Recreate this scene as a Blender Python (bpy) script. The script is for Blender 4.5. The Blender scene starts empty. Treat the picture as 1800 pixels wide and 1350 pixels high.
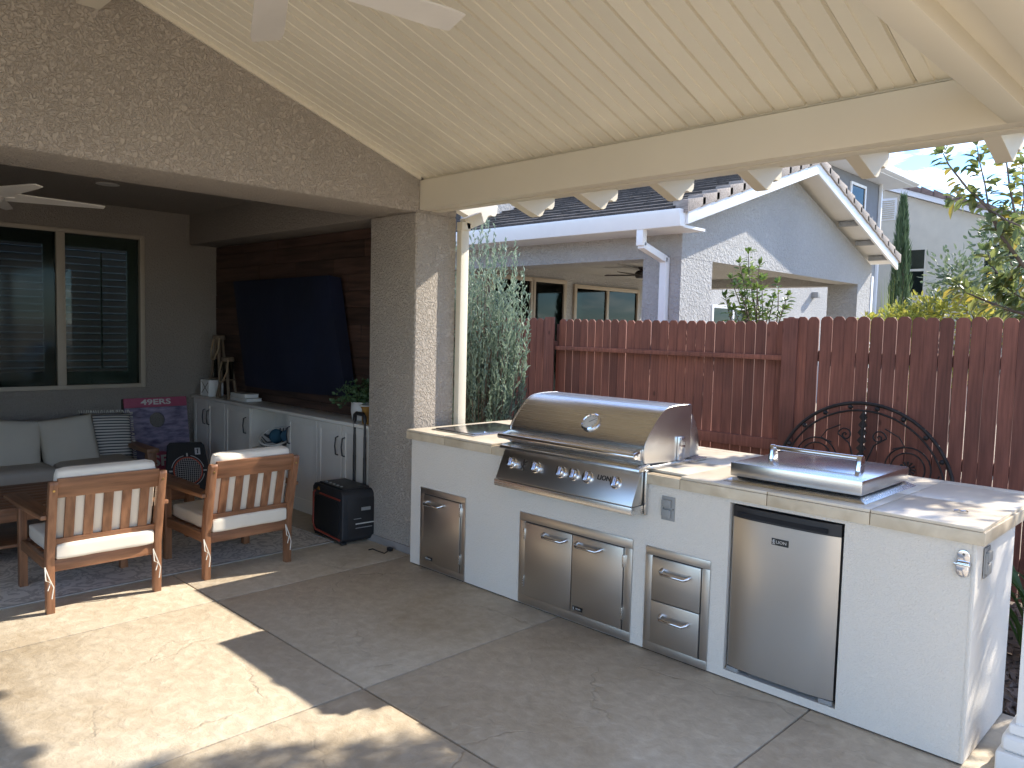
import bpy, bmesh, math, random
from mathutils import Vector, Matrix
random.seed(11)
rnd = random.random
def ru(a, b): return a + (b - a) * random.random()

# ------------------------------------------------------------------ camera
sc = bpy.context.scene
CAM = Vector((4.177, -3.267, 1.62)); FPX = 1360.6
RIGHT = Vector((0.710, 0.704, 0.0249)).normalized()
BACK = Vector((0.701, -0.7095, 0.0687)).normalized()
UP = BACK.cross(RIGHT).normalized(); RIGHT = UP.cross(BACK).normalized()
cam = bpy.data.cameras.new('camera'); cam.lens = 27.212; cam.sensor_width = 36; cam.clip_end = 3000; cam.clip_start = .05
camo = bpy.data.objects.new('camera', cam); sc.collection.objects.link(camo)
camo.matrix_world = Matrix(((RIGHT.x, UP.x, BACK.x, CAM.x), (RIGHT.y, UP.y, BACK.y, CAM.y), (RIGHT.z, UP.z, BACK.z, CAM.z), (0, 0, 0, 1)))
sc.camera = camo
def on(px, py, ax, v):
    """photo pixel -> point on the plane axis=v"""
    d = RIGHT * (px - 900) - UP * (py - 675) - BACK * FPX
    t = (v - CAM[ax]) / d[ax]
    return CAM + d * t

# ------------------------------------------------------------------ sky and sun
SUN = Vector((0.41, 1.41, 1.0)).normalized()
w = bpy.data.worlds.new('World'); sc.world = w; w.use_nodes = True
nt = w.node_tree; N = nt.nodes; L = nt.links
bg = N['Background']; bg.inputs['Strength'].default_value = 0.15
sky = N.new('ShaderNodeTexSky'); sky.sky_type = 'NISHITA'; sky.sun_disc = False
sky.sun_elevation = math.asin(SUN.z); sky.sun_rotation = math.atan2(SUN.x, SUN.y)
sky.air_density = 1.0; sky.dust_density = 0.1; sky.ozone_density = 1.6
tc = N.new('ShaderNodeTexCoord'); mp = N.new('ShaderNodeMapping'); mp.inputs['Scale'].default_value = (1, 1, 4.5)
mp.inputs['Rotation'].default_value = (0, 0.35, 0.2); mp.inputs['Location'].default_value = (3.1, 1.7, 2.3)
nz = N.new('ShaderNodeTexNoise'); nz.inputs['Scale'].default_value = 15; nz.inputs['Detail'].default_value = 8; nz.inputs['Roughness'].default_value = .62; nz.inputs['Distortion'].default_value = .5
cr = N.new('ShaderNodeValToRGB'); cr.color_ramp.elements[0].position = .49; cr.color_ramp.elements[1].position = .86
cr.color_ramp.elements[0].color = (0, 0, 0, 1); cr.color_ramp.elements[1].color = (.8, .8, .8, 1)
mx = N.new('ShaderNodeMixRGB'); mx.inputs[2].default_value = (9.0, 8.6, 8.0, 1)
L.new(tc.outputs['Generated'], mp.inputs[0]); L.new(mp.outputs[0], nz.inputs['Vector']); L.new(nz.outputs['Fac'], cr.inputs[0])
sm = N.new('ShaderNodeMixRGB'); sm.blend_type = 'MULTIPLY'; sm.inputs[0].default_value = 1; sm.inputs[2].default_value = (.26, .36, .50, 1)
L.new(sky.outputs[0], sm.inputs[1]); L.new(cr.outputs[0], mx.inputs[0]); L.new(sm.outputs[0], mx.inputs[1]); L.new(mx.outputs[0], bg.inputs['Color'])
sl = bpy.data.lights.new('sun', 'SUN'); sl.energy = 2.1; sl.angle = math.radians(.55); sl.color = (1, .92, .80)
so = bpy.data.objects.new('sun', sl); sc.collection.objects.link(so); so.location = (8, 20, 15)
so.rotation_euler = SUN.to_track_quat('Z', 'Y').to_euler()
sc.view_settings.view_transform = 'Standard'; sc.view_settings.look = 'None'; sc.view_settings.gamma = 1
sc.view_settings.exposure = 2.32; sc.view_settings.use_curve_mapping = False
sc.render.engine = 'CYCLES'
cy = sc.cycles; cy.max_bounces = 10; cy.diffuse_bounces = 6; cy.glossy_bounces = 5; cy.transmission_bounces = 6; cy.transparent_max_bounces = 8
cy.use_denoising = True; cy.caustics_reflective = False; cy.caustics_refractive = False; cy.sample_clamp_indirect = 6
try: cy.denoiser = 'OPENIMAGEDENOISE'; cy.denoising_input_passes = 'RGB_ALBEDO_NORMAL'
except Exception: pass

# ------------------------------------------------------------------ materials
def nodes(name):
    m = bpy.data.materials.new(name); m.use_nodes = True
    t = m.node_tree; b = t.nodes['Principled BSDF']
    return m, t.nodes, t.links, b
def ramp(N, stops):
    r = N.new('ShaderNodeValToRGB'); e = r.color_ramp.elements
    while len(e) < len(stops): e.new(.5)
    for i, (p, c) in enumerate(stops):
        e[i].position = p; e[i].color = (*c, 1) if len(c) == 3 else c
    return r
def mul(c, k): return tuple(min(1, x * k) for x in c)
def M(name, col, rough=.6, metal=0., var=.12, vs=6., bump=0., bs=60., dist=.003, stretch=(1, 1, 1), det=5, spec=.5, col2=None, rvar=0., coat=0., distort=0., rand=0.):
    m, N, L, b = nodes(name)
    tc = N.new('ShaderNodeTexCoord'); mp = N.new('ShaderNodeMapping'); mp.inputs['Scale'].default_value = stretch
    L.new(tc.outputs['Object'], mp.inputs[0])
    n = N.new('ShaderNodeTexNoise'); n.inputs['Scale'].default_value = vs; n.inputs['Detail'].default_value = det; n.inputs['Distortion'].default_value = distort
    L.new(mp.outputs[0], n.inputs['Vector'])
    r = ramp(N, [(.3, mul(col, 1 - var)), (.7, col2 or mul(col, 1 + var))]); L.new(n.outputs['Fac'], r.inputs[0])
    out = r.outputs[0]
    if rand:
        oi = N.new('ShaderNodeObjectInfo'); hs = N.new('ShaderNodeHueSaturation')
        mr = N.new('ShaderNodeMapRange'); mr.inputs[3].default_value = 1 - rand; mr.inputs[4].default_value = 1 + rand
        L.new(oi.outputs['Random'], mr.inputs[0]); L.new(mr.outputs[0], hs.inputs['Value']); L.new(out, hs.inputs['Color']); out = hs.outputs[0]
    L.new(out, b.inputs['Base Color'])
    b.inputs['Roughness'].default_value = rough; b.inputs['Metallic'].default_value = metal
    b.inputs['Specular IOR Level'].default_value = spec
    if coat: b.inputs['Coat Weight'].default_value = coat
    if rvar:
        mr = N.new('ShaderNodeMapRange'); mr.inputs[3].default_value = rough - rvar; mr.inputs[4].default_value = rough + rvar
        L.new(n.outputs['Fac'], mr.inputs[0]); L.new(mr.outputs[0], b.inputs['Roughness'])
    if bump:
        n2 = N.new('ShaderNodeTexNoise'); n2.inputs['Scale'].default_value = bs; n2.inputs['Detail'].default_value = 5; n2.inputs['Distortion'].default_value = distort
        L.new(mp.outputs[0], n2.inputs['Vector'])
        bp = N.new('ShaderNodeBump'); bp.inputs['Strength'].default_value = bump; bp.inputs['Distance'].default_value = dist
        L.new(n2.outputs['Fac'], bp.inputs['Height']); L.new(bp.outputs[0], b.inputs['Normal'])
    return m
def stucco(name, col, scale, dist, strength=1., lo=.42, hi=.58, var=.06):
    """trowelled stucco: plateaus with worm-like voids"""
    m, N, L, b = nodes(name)
    tc = N.new('ShaderNodeTexCoord')
    n = N.new('ShaderNodeTexNoise'); n.inputs['Scale'].default_value = scale; n.inputs['Detail'].default_value = 3.5; n.inputs['Distortion'].default_value = 1.1
    n3 = N.new('ShaderNodeTexNoise'); n3.inputs['Scale'].default_value = scale * 7; n3.inputs['Detail'].default_value = 4
    n4 = N.new('ShaderNodeTexNoise'); n4.inputs['Scale'].default_value = .9; n4.inputs['Detail'].default_value = 6
    for x in (n, n3, n4): L.new(tc.outputs['Object'], x.inputs['Vector'])
    r = ramp(N, [(lo, (0, 0, 0)), (hi, (1, 1, 1))]); L.new(n.outputs['Fac'], r.inputs[0])
    ma = N.new('ShaderNodeMath'); ma.operation = 'MULTIPLY_ADD'; ma.inputs[1].default_value = .25
    L.new(n3.outputs['Fac'], ma.inputs[0]); L.new(r.outputs[0], ma.inputs[2])
    bp = N.new('ShaderNodeBump'); bp.inputs['Strength'].default_value = strength; bp.inputs['Distance'].default_value = dist
    L.new(ma.outputs[0], bp.inputs['Height']); L.new(bp.outputs[0], b.inputs['Normal'])
    rc = ramp(N, [(.3, mul(col, 1 - var)), (.7, mul(col, 1 + var))]); L.new(n4.outputs['Fac'], rc.inputs[0])
    mxx = N.new('ShaderNodeMixRGB'); mxx.blend_type = 'MULTIPLY'; mxx.inputs[0].default_value = .05
    L.new(rc.outputs[0], mxx.inputs[1]); L.new(r.outputs[0], mxx.inputs[2]); L.new(mxx.outputs[0], b.inputs['Base Color'])
    b.inputs['Roughness'].default_value = .9; b.inputs['Specular IOR Level'].default_value = .2
    return m
def stripes(name, c1, c2, axis, scale, duty=.5, rough=.85):
    m, N, L, b = nodes(name)
    tc = N.new('ShaderNodeTexCoord'); wv = N.new('ShaderNodeTexWave'); wv.bands_direction = axis; wv.inputs['Scale'].default_value = scale
    wv.inputs['Distortion'].default_value = .15
    L.new(tc.outputs['Object'], wv.inputs['Vector'])
    r = ramp(N, [(duty, c1), (duty + .08, c2)]); L.new(wv.outputs['Fac'], r.inputs[0]); L.new(r.outputs[0], b.inputs['Base Color'])
    b.inputs['Roughness'].default_value = rough
    return m
def concrete():
    m, N, L, b = nodes('stamped_concrete')
    tc = N.new('ShaderNodeTexCoord')
    def noise(s, d, dis=0.):
        n = N.new('ShaderNodeTexNoise'); n.inputs['Scale'].default_value = s; n.inputs['Detail'].default_value = d; n.inputs['Distortion'].default_value = dis
        n.inputs['Roughness'].default_value = .6
        L.new(tc.outputs['Object'], n.inputs['Vector']); return n
    big = noise(1.1, 6, .6); mid = noise(16, 9, .3); fine = noise(70, 6)
    r1 = ramp(N, [(.3, (.46, .39, .29)), (.5, (.53, .455, .345)), (.72, (.62, .55, .43))]); L.new(mid.outputs['Fac'], r1.inputs[0])
    r2 = ramp(N, [(.3, (.84, .81, .77)), (.65, (1, 1, 1))]); L.new(big.outputs['Fac'], r2.inputs[0])
    mm = N.new('ShaderNodeMixRGB'); mm.blend_type = 'MULTIPLY'; mm.inputs[0].default_value = .8
    L.new(r1.outputs[0], mm.inputs[1]); L.new(r2.outputs[0], mm.inputs[2])
    # slate-stamp creases
    dn = noise(1.6, 5); mv = N.new('ShaderNodeMixRGB'); mv.inputs[0].default_value = .35
    L.new(tc.outputs['Object'], mv.inputs[1]); L.new(dn.outputs['Color'], mv.inputs[2])
    vo = N.new('ShaderNodeTexVoronoi'); vo.feature = 'DISTANCE_TO_EDGE'; vo.inputs['Scale'].default_value = 2.3; L.new(mv.outputs[0], vo.inputs['Vector'])
    rv = ramp(N, [(0, (0, 0, 0)), (.018, (1, 1, 1))]); L.new(vo.outputs['Distance'], rv.inputs[0])
    gate = noise(1.3, 2); rg = ramp(N, [(.5, (0, 0, 0)), (.62, (1, 1, 1))]); L.new(gate.outputs['Fac'], rg.inputs[0])
    crease = N.new('ShaderNodeMixRGB'); crease.inputs[2].default_value = (1, 1, 1, 1)
    inv = N.new('ShaderNodeInvert'); L.new(rg.outputs[0], inv.inputs[1]); L.new(inv.outputs[0], crease.inputs[0]); L.new(rv.outputs[0], crease.inputs[1])
    mc = N.new('ShaderNodeMixRGB'); mc.blend_type = 'MULTIPLY'; mc.inputs[0].default_value = .16
    L.new(mm.outputs[0], mc.inputs[1]); L.new(crease.outputs[0], mc.inputs[2]); L.new(mc.outputs[0], b.inputs['Base Color'])
    vs_ = N.new('ShaderNodeTexVoronoi'); vs_.inputs['Scale'].default_value = 3.1; L.new(mv.outputs[0], vs_.inputs['Vector'])
    rs_ = ramp(N, [(.02, (.55, .5, .45)), (.045, (1, 1, 1))]); L.new(vs_.outputs['Distance'], rs_.inputs[0])
    st_ = noise(.55, 5, 1.2); rt_ = ramp(N, [(.36, (.80, .75, .68)), (.5, (1, 1, 1))]); L.new(st_.outputs['Fac'], rt_.inputs[0])
    m5 = N.new('ShaderNodeMixRGB'); m5.blend_type = 'MULTIPLY'; m5.inputs[0].default_value = .7; L.new(mc.outputs[0], m5.inputs[1]); L.new(rs_.outputs[0], m5.inputs[2])
    m6 = N.new('ShaderNodeMixRGB'); m6.blend_type = 'MULTIPLY'; m6.inputs[0].default_value = .8; L.new(m5.outputs[0], m6.inputs[1]); L.new(rt_.outputs[0], m6.inputs[2]); L.new(m6.outputs[0], b.inputs['Base Color'])
    a1 = N.new('ShaderNodeMath'); a1.operation = 'MULTIPLY_ADD'; a1.inputs[1].default_value = .45
    L.new(crease.outputs[0], a1.inputs[0]); L.new(mid.outputs['Fac'], a1.inputs[2])
    a2 = N.new('ShaderNodeMath'); a2.operation = 'MULTIPLY_ADD'; a2.inputs[1].default_value = .12
    L.new(fine.outputs['Fac'], a2.inputs[0]); L.new(a1.outputs[0], a2.inputs[2])
    bp = N.new('ShaderNodeBump'); bp.inputs['Strength'].default_value = .55; bp.inputs['Distance'].default_value = .012
    L.new(a2.outputs[0], bp.inputs['Height']); L.new(bp.outputs[0], b.inputs['Normal'])
    rr = N.new('ShaderNodeMapRange'); rr.inputs[3].default_value = .42; rr.inputs[4].default_value = .7
    L.new(mid.outputs['Fac'], rr.inputs[0]); L.new(rr.outputs[0], b.inputs['Roughness'])
    return m
def steel(name, col=(.68, .67, .65), rough=.27, axis='X', var=.012):
    st = {'X': (1.5, 160, 160), 'Y': (160, 1.5, 160), 'Z': (160, 160, 1.5)}[axis]
    m = M(name, col, rough, 1.0, var=var, vs=1.6, stretch=st, det=3, rvar=.02, bump=.012, bs=1.6, dist=.001)
    return m
def rugmat():
    m, N, L, b = nodes('rug_pattern')
    tc = N.new('ShaderNodeTexCoord')
    n = N.new('ShaderNodeTexNoise'); n.inputs['Scale'].default_value = 6.5; n.inputs['Detail'].default_value = 2.5; n.inputs['Distortion'].default_value = 2.2
    n2 = N.new('ShaderNodeTexNoise'); n2.inputs['Scale'].default_value = 240
    L.new(tc.outputs['Object'], n.inputs['Vector']); L.new(tc.outputs['Object'], n2.inputs['Vector'])
    r = ramp(N, [(.43, (.70, .64, .55)), (.47, (.48, .43, .36)), (.52, (.48, .43, .36)), (.56, (.72, .66, .57))]); L.new(n.outputs['Fac'], r.inputs[0])
    L.new(r.outputs[0], b.inputs['Base Color']); b.inputs['Roughness'].default_value = .95
    bp = N.new('ShaderNodeBump'); bp.inputs['Strength'].default_value = .5; bp.inputs['Distance'].default_value = .002
    L.new(n2.outputs['Fac'], bp.inputs['Height']); L.new(bp.outputs[0], b.inputs['Normal'])
    return m
def glassmat(name, tint=(.50, .54, .52), rough=.02, ior=1.32):
    m, N, L, b = nodes(name)
    out = N['Material Output']; N.remove(b)
    t = N.new('ShaderNodeBsdfTransparent'); t.inputs[0].default_value = (*tint, 1)
    g = N.new('ShaderNodeBsdfGlossy'); g.inputs['Roughness'].default_value = rough; g.inputs['Color'].default_value = (.85, .9, .9, 1)
    f = N.new('ShaderNodeFresnel'); f.inputs['IOR'].default_value = ior
    mx = N.new('ShaderNodeMixShader'); L.new(f.outputs[0], mx.inputs[0]); L.new(t.outputs[0], mx.inputs[1]); L.new(g.outputs[0], mx.inputs[2])
    L.new(mx.outputs[0], out.inputs['Surface'])
    return m
def leafmat(name, c1, c2, trans=.35, rough=.5, vs=2.5):
    m, N, L, b = nodes(name)
    out = N['Material Output']
    geo = N.new('ShaderNodeNewGeometry')
    r = ramp(N, [(0, c1), (1, c2)]); L.new(geo.outputs['Random Per Island'], r.inputs[0])
    L.new(r.outputs[0], b.inputs['Base Color']); b.inputs['Roughness'].default_value = rough
    tl = N.new('ShaderNodeBsdfTranslucent'); L.new(r.outputs[0], tl.inputs[0])
    mx = N.new('ShaderNodeMixShader'); mx.inputs[0].default_value = trans
    L.new(b.outputs[0], mx.inputs[1]); L.new(tl.outputs[0], mx.inputs[2]); L.new(mx.outputs[0], out.inputs['Surface'])
    return m

m_stucco = stucco('house_stucco', (.49, .435, .375), 48, .0075)
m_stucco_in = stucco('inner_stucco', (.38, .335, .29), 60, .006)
m_island = stucco('island_stucco', (.79, .735, .65), 130, .0022, .8, .3, .7, .03)
m_nstucco = stucco('grey_stucco', (.43, .43, .425), 22, .012, .8)
m_cstucco = M('cream_stucco', (.60, .565, .48), .9, var=.05, vs=3, bump=.3, bs=30, dist=.01)
m_gstucco = M('slate_stucco', (.20, .215, .24), .9, var=.05, vs=3, bump=.3, bs=30, dist=.01)
m_conc = concrete()
m_joint = M('joint_dirt_gap_shade', (.07, .052, .038), .95, var=.3)
m_gravel = M('pale_gravel', (.43, .37, .28), .95, var=.25, vs=4, bump=.6, bs=60, dist=.02)  # unseen yard ground, kept pale to bounce sunlight under the cover
m_soil = M('soil', (.14, .105, .07), .95, var=.35, vs=3, bump=.6, bs=30, dist=.03)
m_chip = M('bark_chip', (.15, .11, .085), .9, var=.4, vs=9)
m_cream = M('cream_aluminium', (.74, .685, .56), .42, var=.025, vs=2.2, bump=.05, bs=90, dist=.001, spec=.4)
m_cream_p = M('cream_pan', (.78, .725, .595), .36, var=.05, vs=1.4, stretch=(3, .6, 1), spec=.5, rand=.05)  # random pan-to-pan tone stands in for reflected bands of light and dark
m_white = M('white_paint', (.80, .79, .76), .45, var=.03, vs=3)
m_wcab = M('cabinet_white', (.74, .695, .62), .4, var=.03, vs=3)
m_fanw = M('fan_white', (.74, .70, .64), .45, var=.05, vs=5)
m_tile = M('travertine_tile', (.60, .49, .34), .35, var=.14, vs=9, det=8, col2=(.70, .60, .45), bump=.12, bs=60, dist=.002, rand=.05, distort=.6)
m_tiletop = M('travertine_top', (.66, .57, .44), .3, var=.1, vs=6, det=8, col2=(.74, .66, .53), bump=.1, bs=60, dist=.001, rand=.04, distort=.6)
m_grout = M('grout', (.36, .29, .2), .9, var=.1)
m_steel = steel('brushed_steel')
m_steel_d = steel('brushed_steel_door', (.60, .58, .55), .3)
m_steel_f = M('fridge_steel', (.60, .585, .56), .28, 1., var=.01)
m_lid = M('lid_steel', (.68, .67, .65), .2, 1., var=.01)
m_steel_s = steel('brushed_steel_side', (.66, .65, .63), .24, 'Z')
m_chrome = M('chrome', (.72, .72, .74), .1, 1., var=.02)
m_dsteel = M('dark_steel', (.16, .15, .145), .35, 1., var=.1)
m_black = M('black_plastic', (.018, .018, .02), .45, var=.2, bump=.1, bs=200, dist=.001)
m_rubber = M('speaker_black', (.022, .023, .027), .55, var=.25, bump=.3, bs=220, dist=.001)
m_grey = M('grey_plastic', (.30, .30, .29), .5, var=.05)
m_inner = M('recess_dark', (.05, .048, .045), .9)
m_fence = M('red_brown_fence', (.20, .078, .056), .8, var=.28, vs=3.2, stretch=(14, 14, .9), bump=.35, bs=7, dist=.004, rand=.13)
m_acacia = M('acacia_wood', (.26, .115, .055), .42, var=.3, vs=3.0, stretch=(9, 9, 9), col2=(.48, .25, .115), bump=.12, bs=12, dist=.002, rand=.1, distort=1.0)
m_acacia_v = M('acacia_wood_upright', (.24, .105, .05), .42, var=.3, vs=2.2, stretch=(16, 16, 1.6), col2=(.36, .17, .085), bump=.12, bs=5, dist=.002, rand=.12)
m_acacia_y = M('acacia_wood_long', (.24, .105, .05), .42, var=.3, vs=2.2, stretch=(16, 1.6, 16), col2=(.36, .17, .085), bump=.12, bs=5, dist=.002, rand=.12)
m_acacia_x = M('acacia_wood_deep', (.25, .115, .055), .42, var=.3, vs=2.2, stretch=(1.6, 16, 16), col2=(.36, .18, .09), bump=.12, bs=5, dist=.002, rand=.12)
m_plank = M('brown_plank', (.065, .034, .024), .65, var=.4, vs=2, stretch=(1.2, 20, 14), col2=(.105, .056, .04), bump=.3, bs=5, dist=.003, rand=.25)
m_cush = M('ivory_cushion', (.80, .725, .60), .9, var=.03, vs=4, bump=.2, bs=420, dist=.001)
m_sofa = M('sand_cushion', (.50, .45, .37), .95, var=.05, vs=3, bump=.3, bs=360, dist=.001)
m_sofa2 = M('linen_pillow', (.55, .50, .41), .95, var=.05, vs=3, bump=.3, bs=320, dist=.001)
m_stripe = stripes('striped_linen', (.06, .06, .07), (.60, .57, .51), 'Z', 11.5, .32)
m_rug = rugmat()
m_bind = M('rug_binding', (.36, .34, .30), .95)
m_navy = M('navy_cover', (.005, .008, .026), .6, var=.3, vs=2, bump=.3, bs=5, dist=.02)
m_board = M('washed_indigo_boards', (.14, .115, .23), .6, var=.5, vs=2.4, stretch=(3, 9, .8), col2=(.36, .31, .42))
m_boardred = M('faded_red_paint', (.42, .085, .15), .6, var=.12)
m_silver = M('silver_print', (.62, .60, .56), .5, var=.08)
m_redring = M('orange_red_plastic', (.62, .10, .045), .45, var=.06)
m_trim = M('dull_red_trim', (.30, .05, .03), .5, var=.06)
m_net = M('white_net', (.62, .60, .58), .8)
m_lantern = M('weathered_wood', (.16, .115, .075), .8, var=.3, vs=3, stretch=(12, 12, 1.2))
m_rope = M('rope', (.32, .23, .14), .9)
m_iron = M('wrought_iron', (.028, .024, .024), .6, .4, var=.4, vs=20, bump=.2, bs=80)
m_basket = stripes('striped_basket', (.08, .08, .08), (.62, .59, .53), 'X', 14, .3)
m_basketw = M('cotton_rope', (.62, .59, .53), .9, bump=.4, bs=120)
m_teal = M('teal_yarn', (.03, .10, .15), .9, bump=.6, bs=60, dist=.004)
m_pot = M('pale_ceramic', (.62, .61, .58), .35, var=.03)
m_amber = M('amber_glass', (.36, .19, .05), .2, var=.1)
m_paper = M('book_cloth', (.58, .56, .52), .8)
m_sand = M('window_frame_tan', (.42, .36, .28), .5, var=.04)
m_louver = M('shutter_white', (.50, .53, .47), .5, var=.03)
m_glass = glassmat('window_glass')
m_glass_d = glassmat('screened_glass', (.42, .45, .44), .06, 1.25)
m_dark = M('dark_room', (.012, .012, .014), .9)
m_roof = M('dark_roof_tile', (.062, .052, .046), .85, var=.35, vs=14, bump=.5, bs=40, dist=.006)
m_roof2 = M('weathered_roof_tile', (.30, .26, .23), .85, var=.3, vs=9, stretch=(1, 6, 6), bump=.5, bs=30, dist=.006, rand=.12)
m_roof3 = M('brown_roof_tile', (.20, .145, .125), .85, var=.3, vs=5)
m_gutter = M('white_gutter', (.78, .79, .80), .4, var=.02)
m_dfan = M('dark_fan', (.05, .045, .042), .5)
m_nslider = glassmat('slider_glass', (.12, .14, .13), .03, 1.3)
m_blind = stripes('wavy_blind', (.12, .125, .12), (.30, .30, .29), 'Z', 9, .45)
m_juniper = leafmat('juniper_leaf', (.15, .22, .165), (.30, .38, .28), .3, .6)
m_bark = M('grey_brown_bark', (.14, .105, .08), .9, var=.3, vs=12, bump=.5, bs=40, dist=.006)
m_plum = leafmat('fruit_tree_leaf', (.09, .14, .05), (.26, .28, .09), .45, .42)
m_plumy = leafmat('fruit_tree_yellow_leaf', (.42, .34, .05), (.32, .26, .07), .4, .5)
m_citrus = leafmat('citrus_leaf', (.06, .12, .025), (.19, .27, .06), .35, .38)
m_cyp = leafmat('cypress_leaf', (.05, .095, .045), (.11, .17, .075), .2, .6)
m_yell = leafmat('yellow_green_leaf', (.28, .31, .05), (.50, .46, .09), .45, .5)
m_grassy = leafmat('arching_grass_leaf', (.16, .24, .05), (.36, .42, .13), .4, .5)
m_strap = leafmat('strap_leaf', (.035, .085, .02), (.09, .16, .045), .3, .4)
m_rod = M('pale_rod', (.46, .36, .31), .6)
m_bluewhite = M('knob_face', (.60, .64, .75), .12, 1., var=.02)
m_brass = M('brass', (.6, .42, .15), .3, 1.)
m_tie = M('cotton_tie', (.68, .64, .55), .9)
m_badge = M('badge_black', (.02, .02, .02), .4)

def knots(m):
    N = m.node_tree.nodes; L = m.node_tree.links; b = N['Principled BSDF']; src = b.inputs['Base Color'].links[0].from_socket
    tc = N.new('ShaderNodeTexCoord'); oi = N.new('ShaderNodeObjectInfo'); ad = N.new('ShaderNodeVectorMath'); ad.operation = 'ADD'
    sc_ = N.new('ShaderNodeVectorMath'); sc_.operation = 'SCALE'; sc_.inputs['Scale'].default_value = 40
    L.new(oi.outputs['Random'], sc_.inputs[0]); L.new(tc.outputs['Object'], ad.inputs[0]); L.new(sc_.outputs[0], ad.inputs[1])
    mp = N.new('ShaderNodeMapping'); mp.inputs['Scale'].default_value = (1, 1, .55); L.new(ad.outputs[0], mp.inputs[0])
    v = N.new('ShaderNodeTexVoronoi'); v.inputs['Scale'].default_value = 5.5; L.new(mp.outputs[0], v.inputs['Vector'])
    r = ramp(N, [(.05, (.45, .42, .42)), (.11, (1, 1, 1))]); L.new(v.outputs['Distance'], r.inputs[0])
    n = N.new('ShaderNodeTexNoise'); n.inputs['Scale'].default_value = 1.2; n.inputs['Detail'].default_value = 6; L.new(ad.outputs[0], n.inputs['Vector'])
    r2 = ramp(N, [(.35, (.72, .72, .74)), (.68, (1.25, 1.2, 1.15))]); L.new(n.outputs['Fac'], r2.inputs[0])
    a = N.new('ShaderNodeMixRGB'); a.blend_type = 'MULTIPLY'; a.inputs[0].default_value = 1; L.new(src, a.inputs[1]); L.new(r.outputs[0], a.inputs[2])
    c = N.new('ShaderNodeMixRGB'); c.blend_type = 'MULTIPLY'; c.inputs[0].default_value = 1; L.new(a.outputs[0], c.inputs[1]); L.new(r2.outputs[0], c.inputs[2])
    L.new(c.outputs[0], b.inputs['Base Color'])
knots(m_fence)

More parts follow.
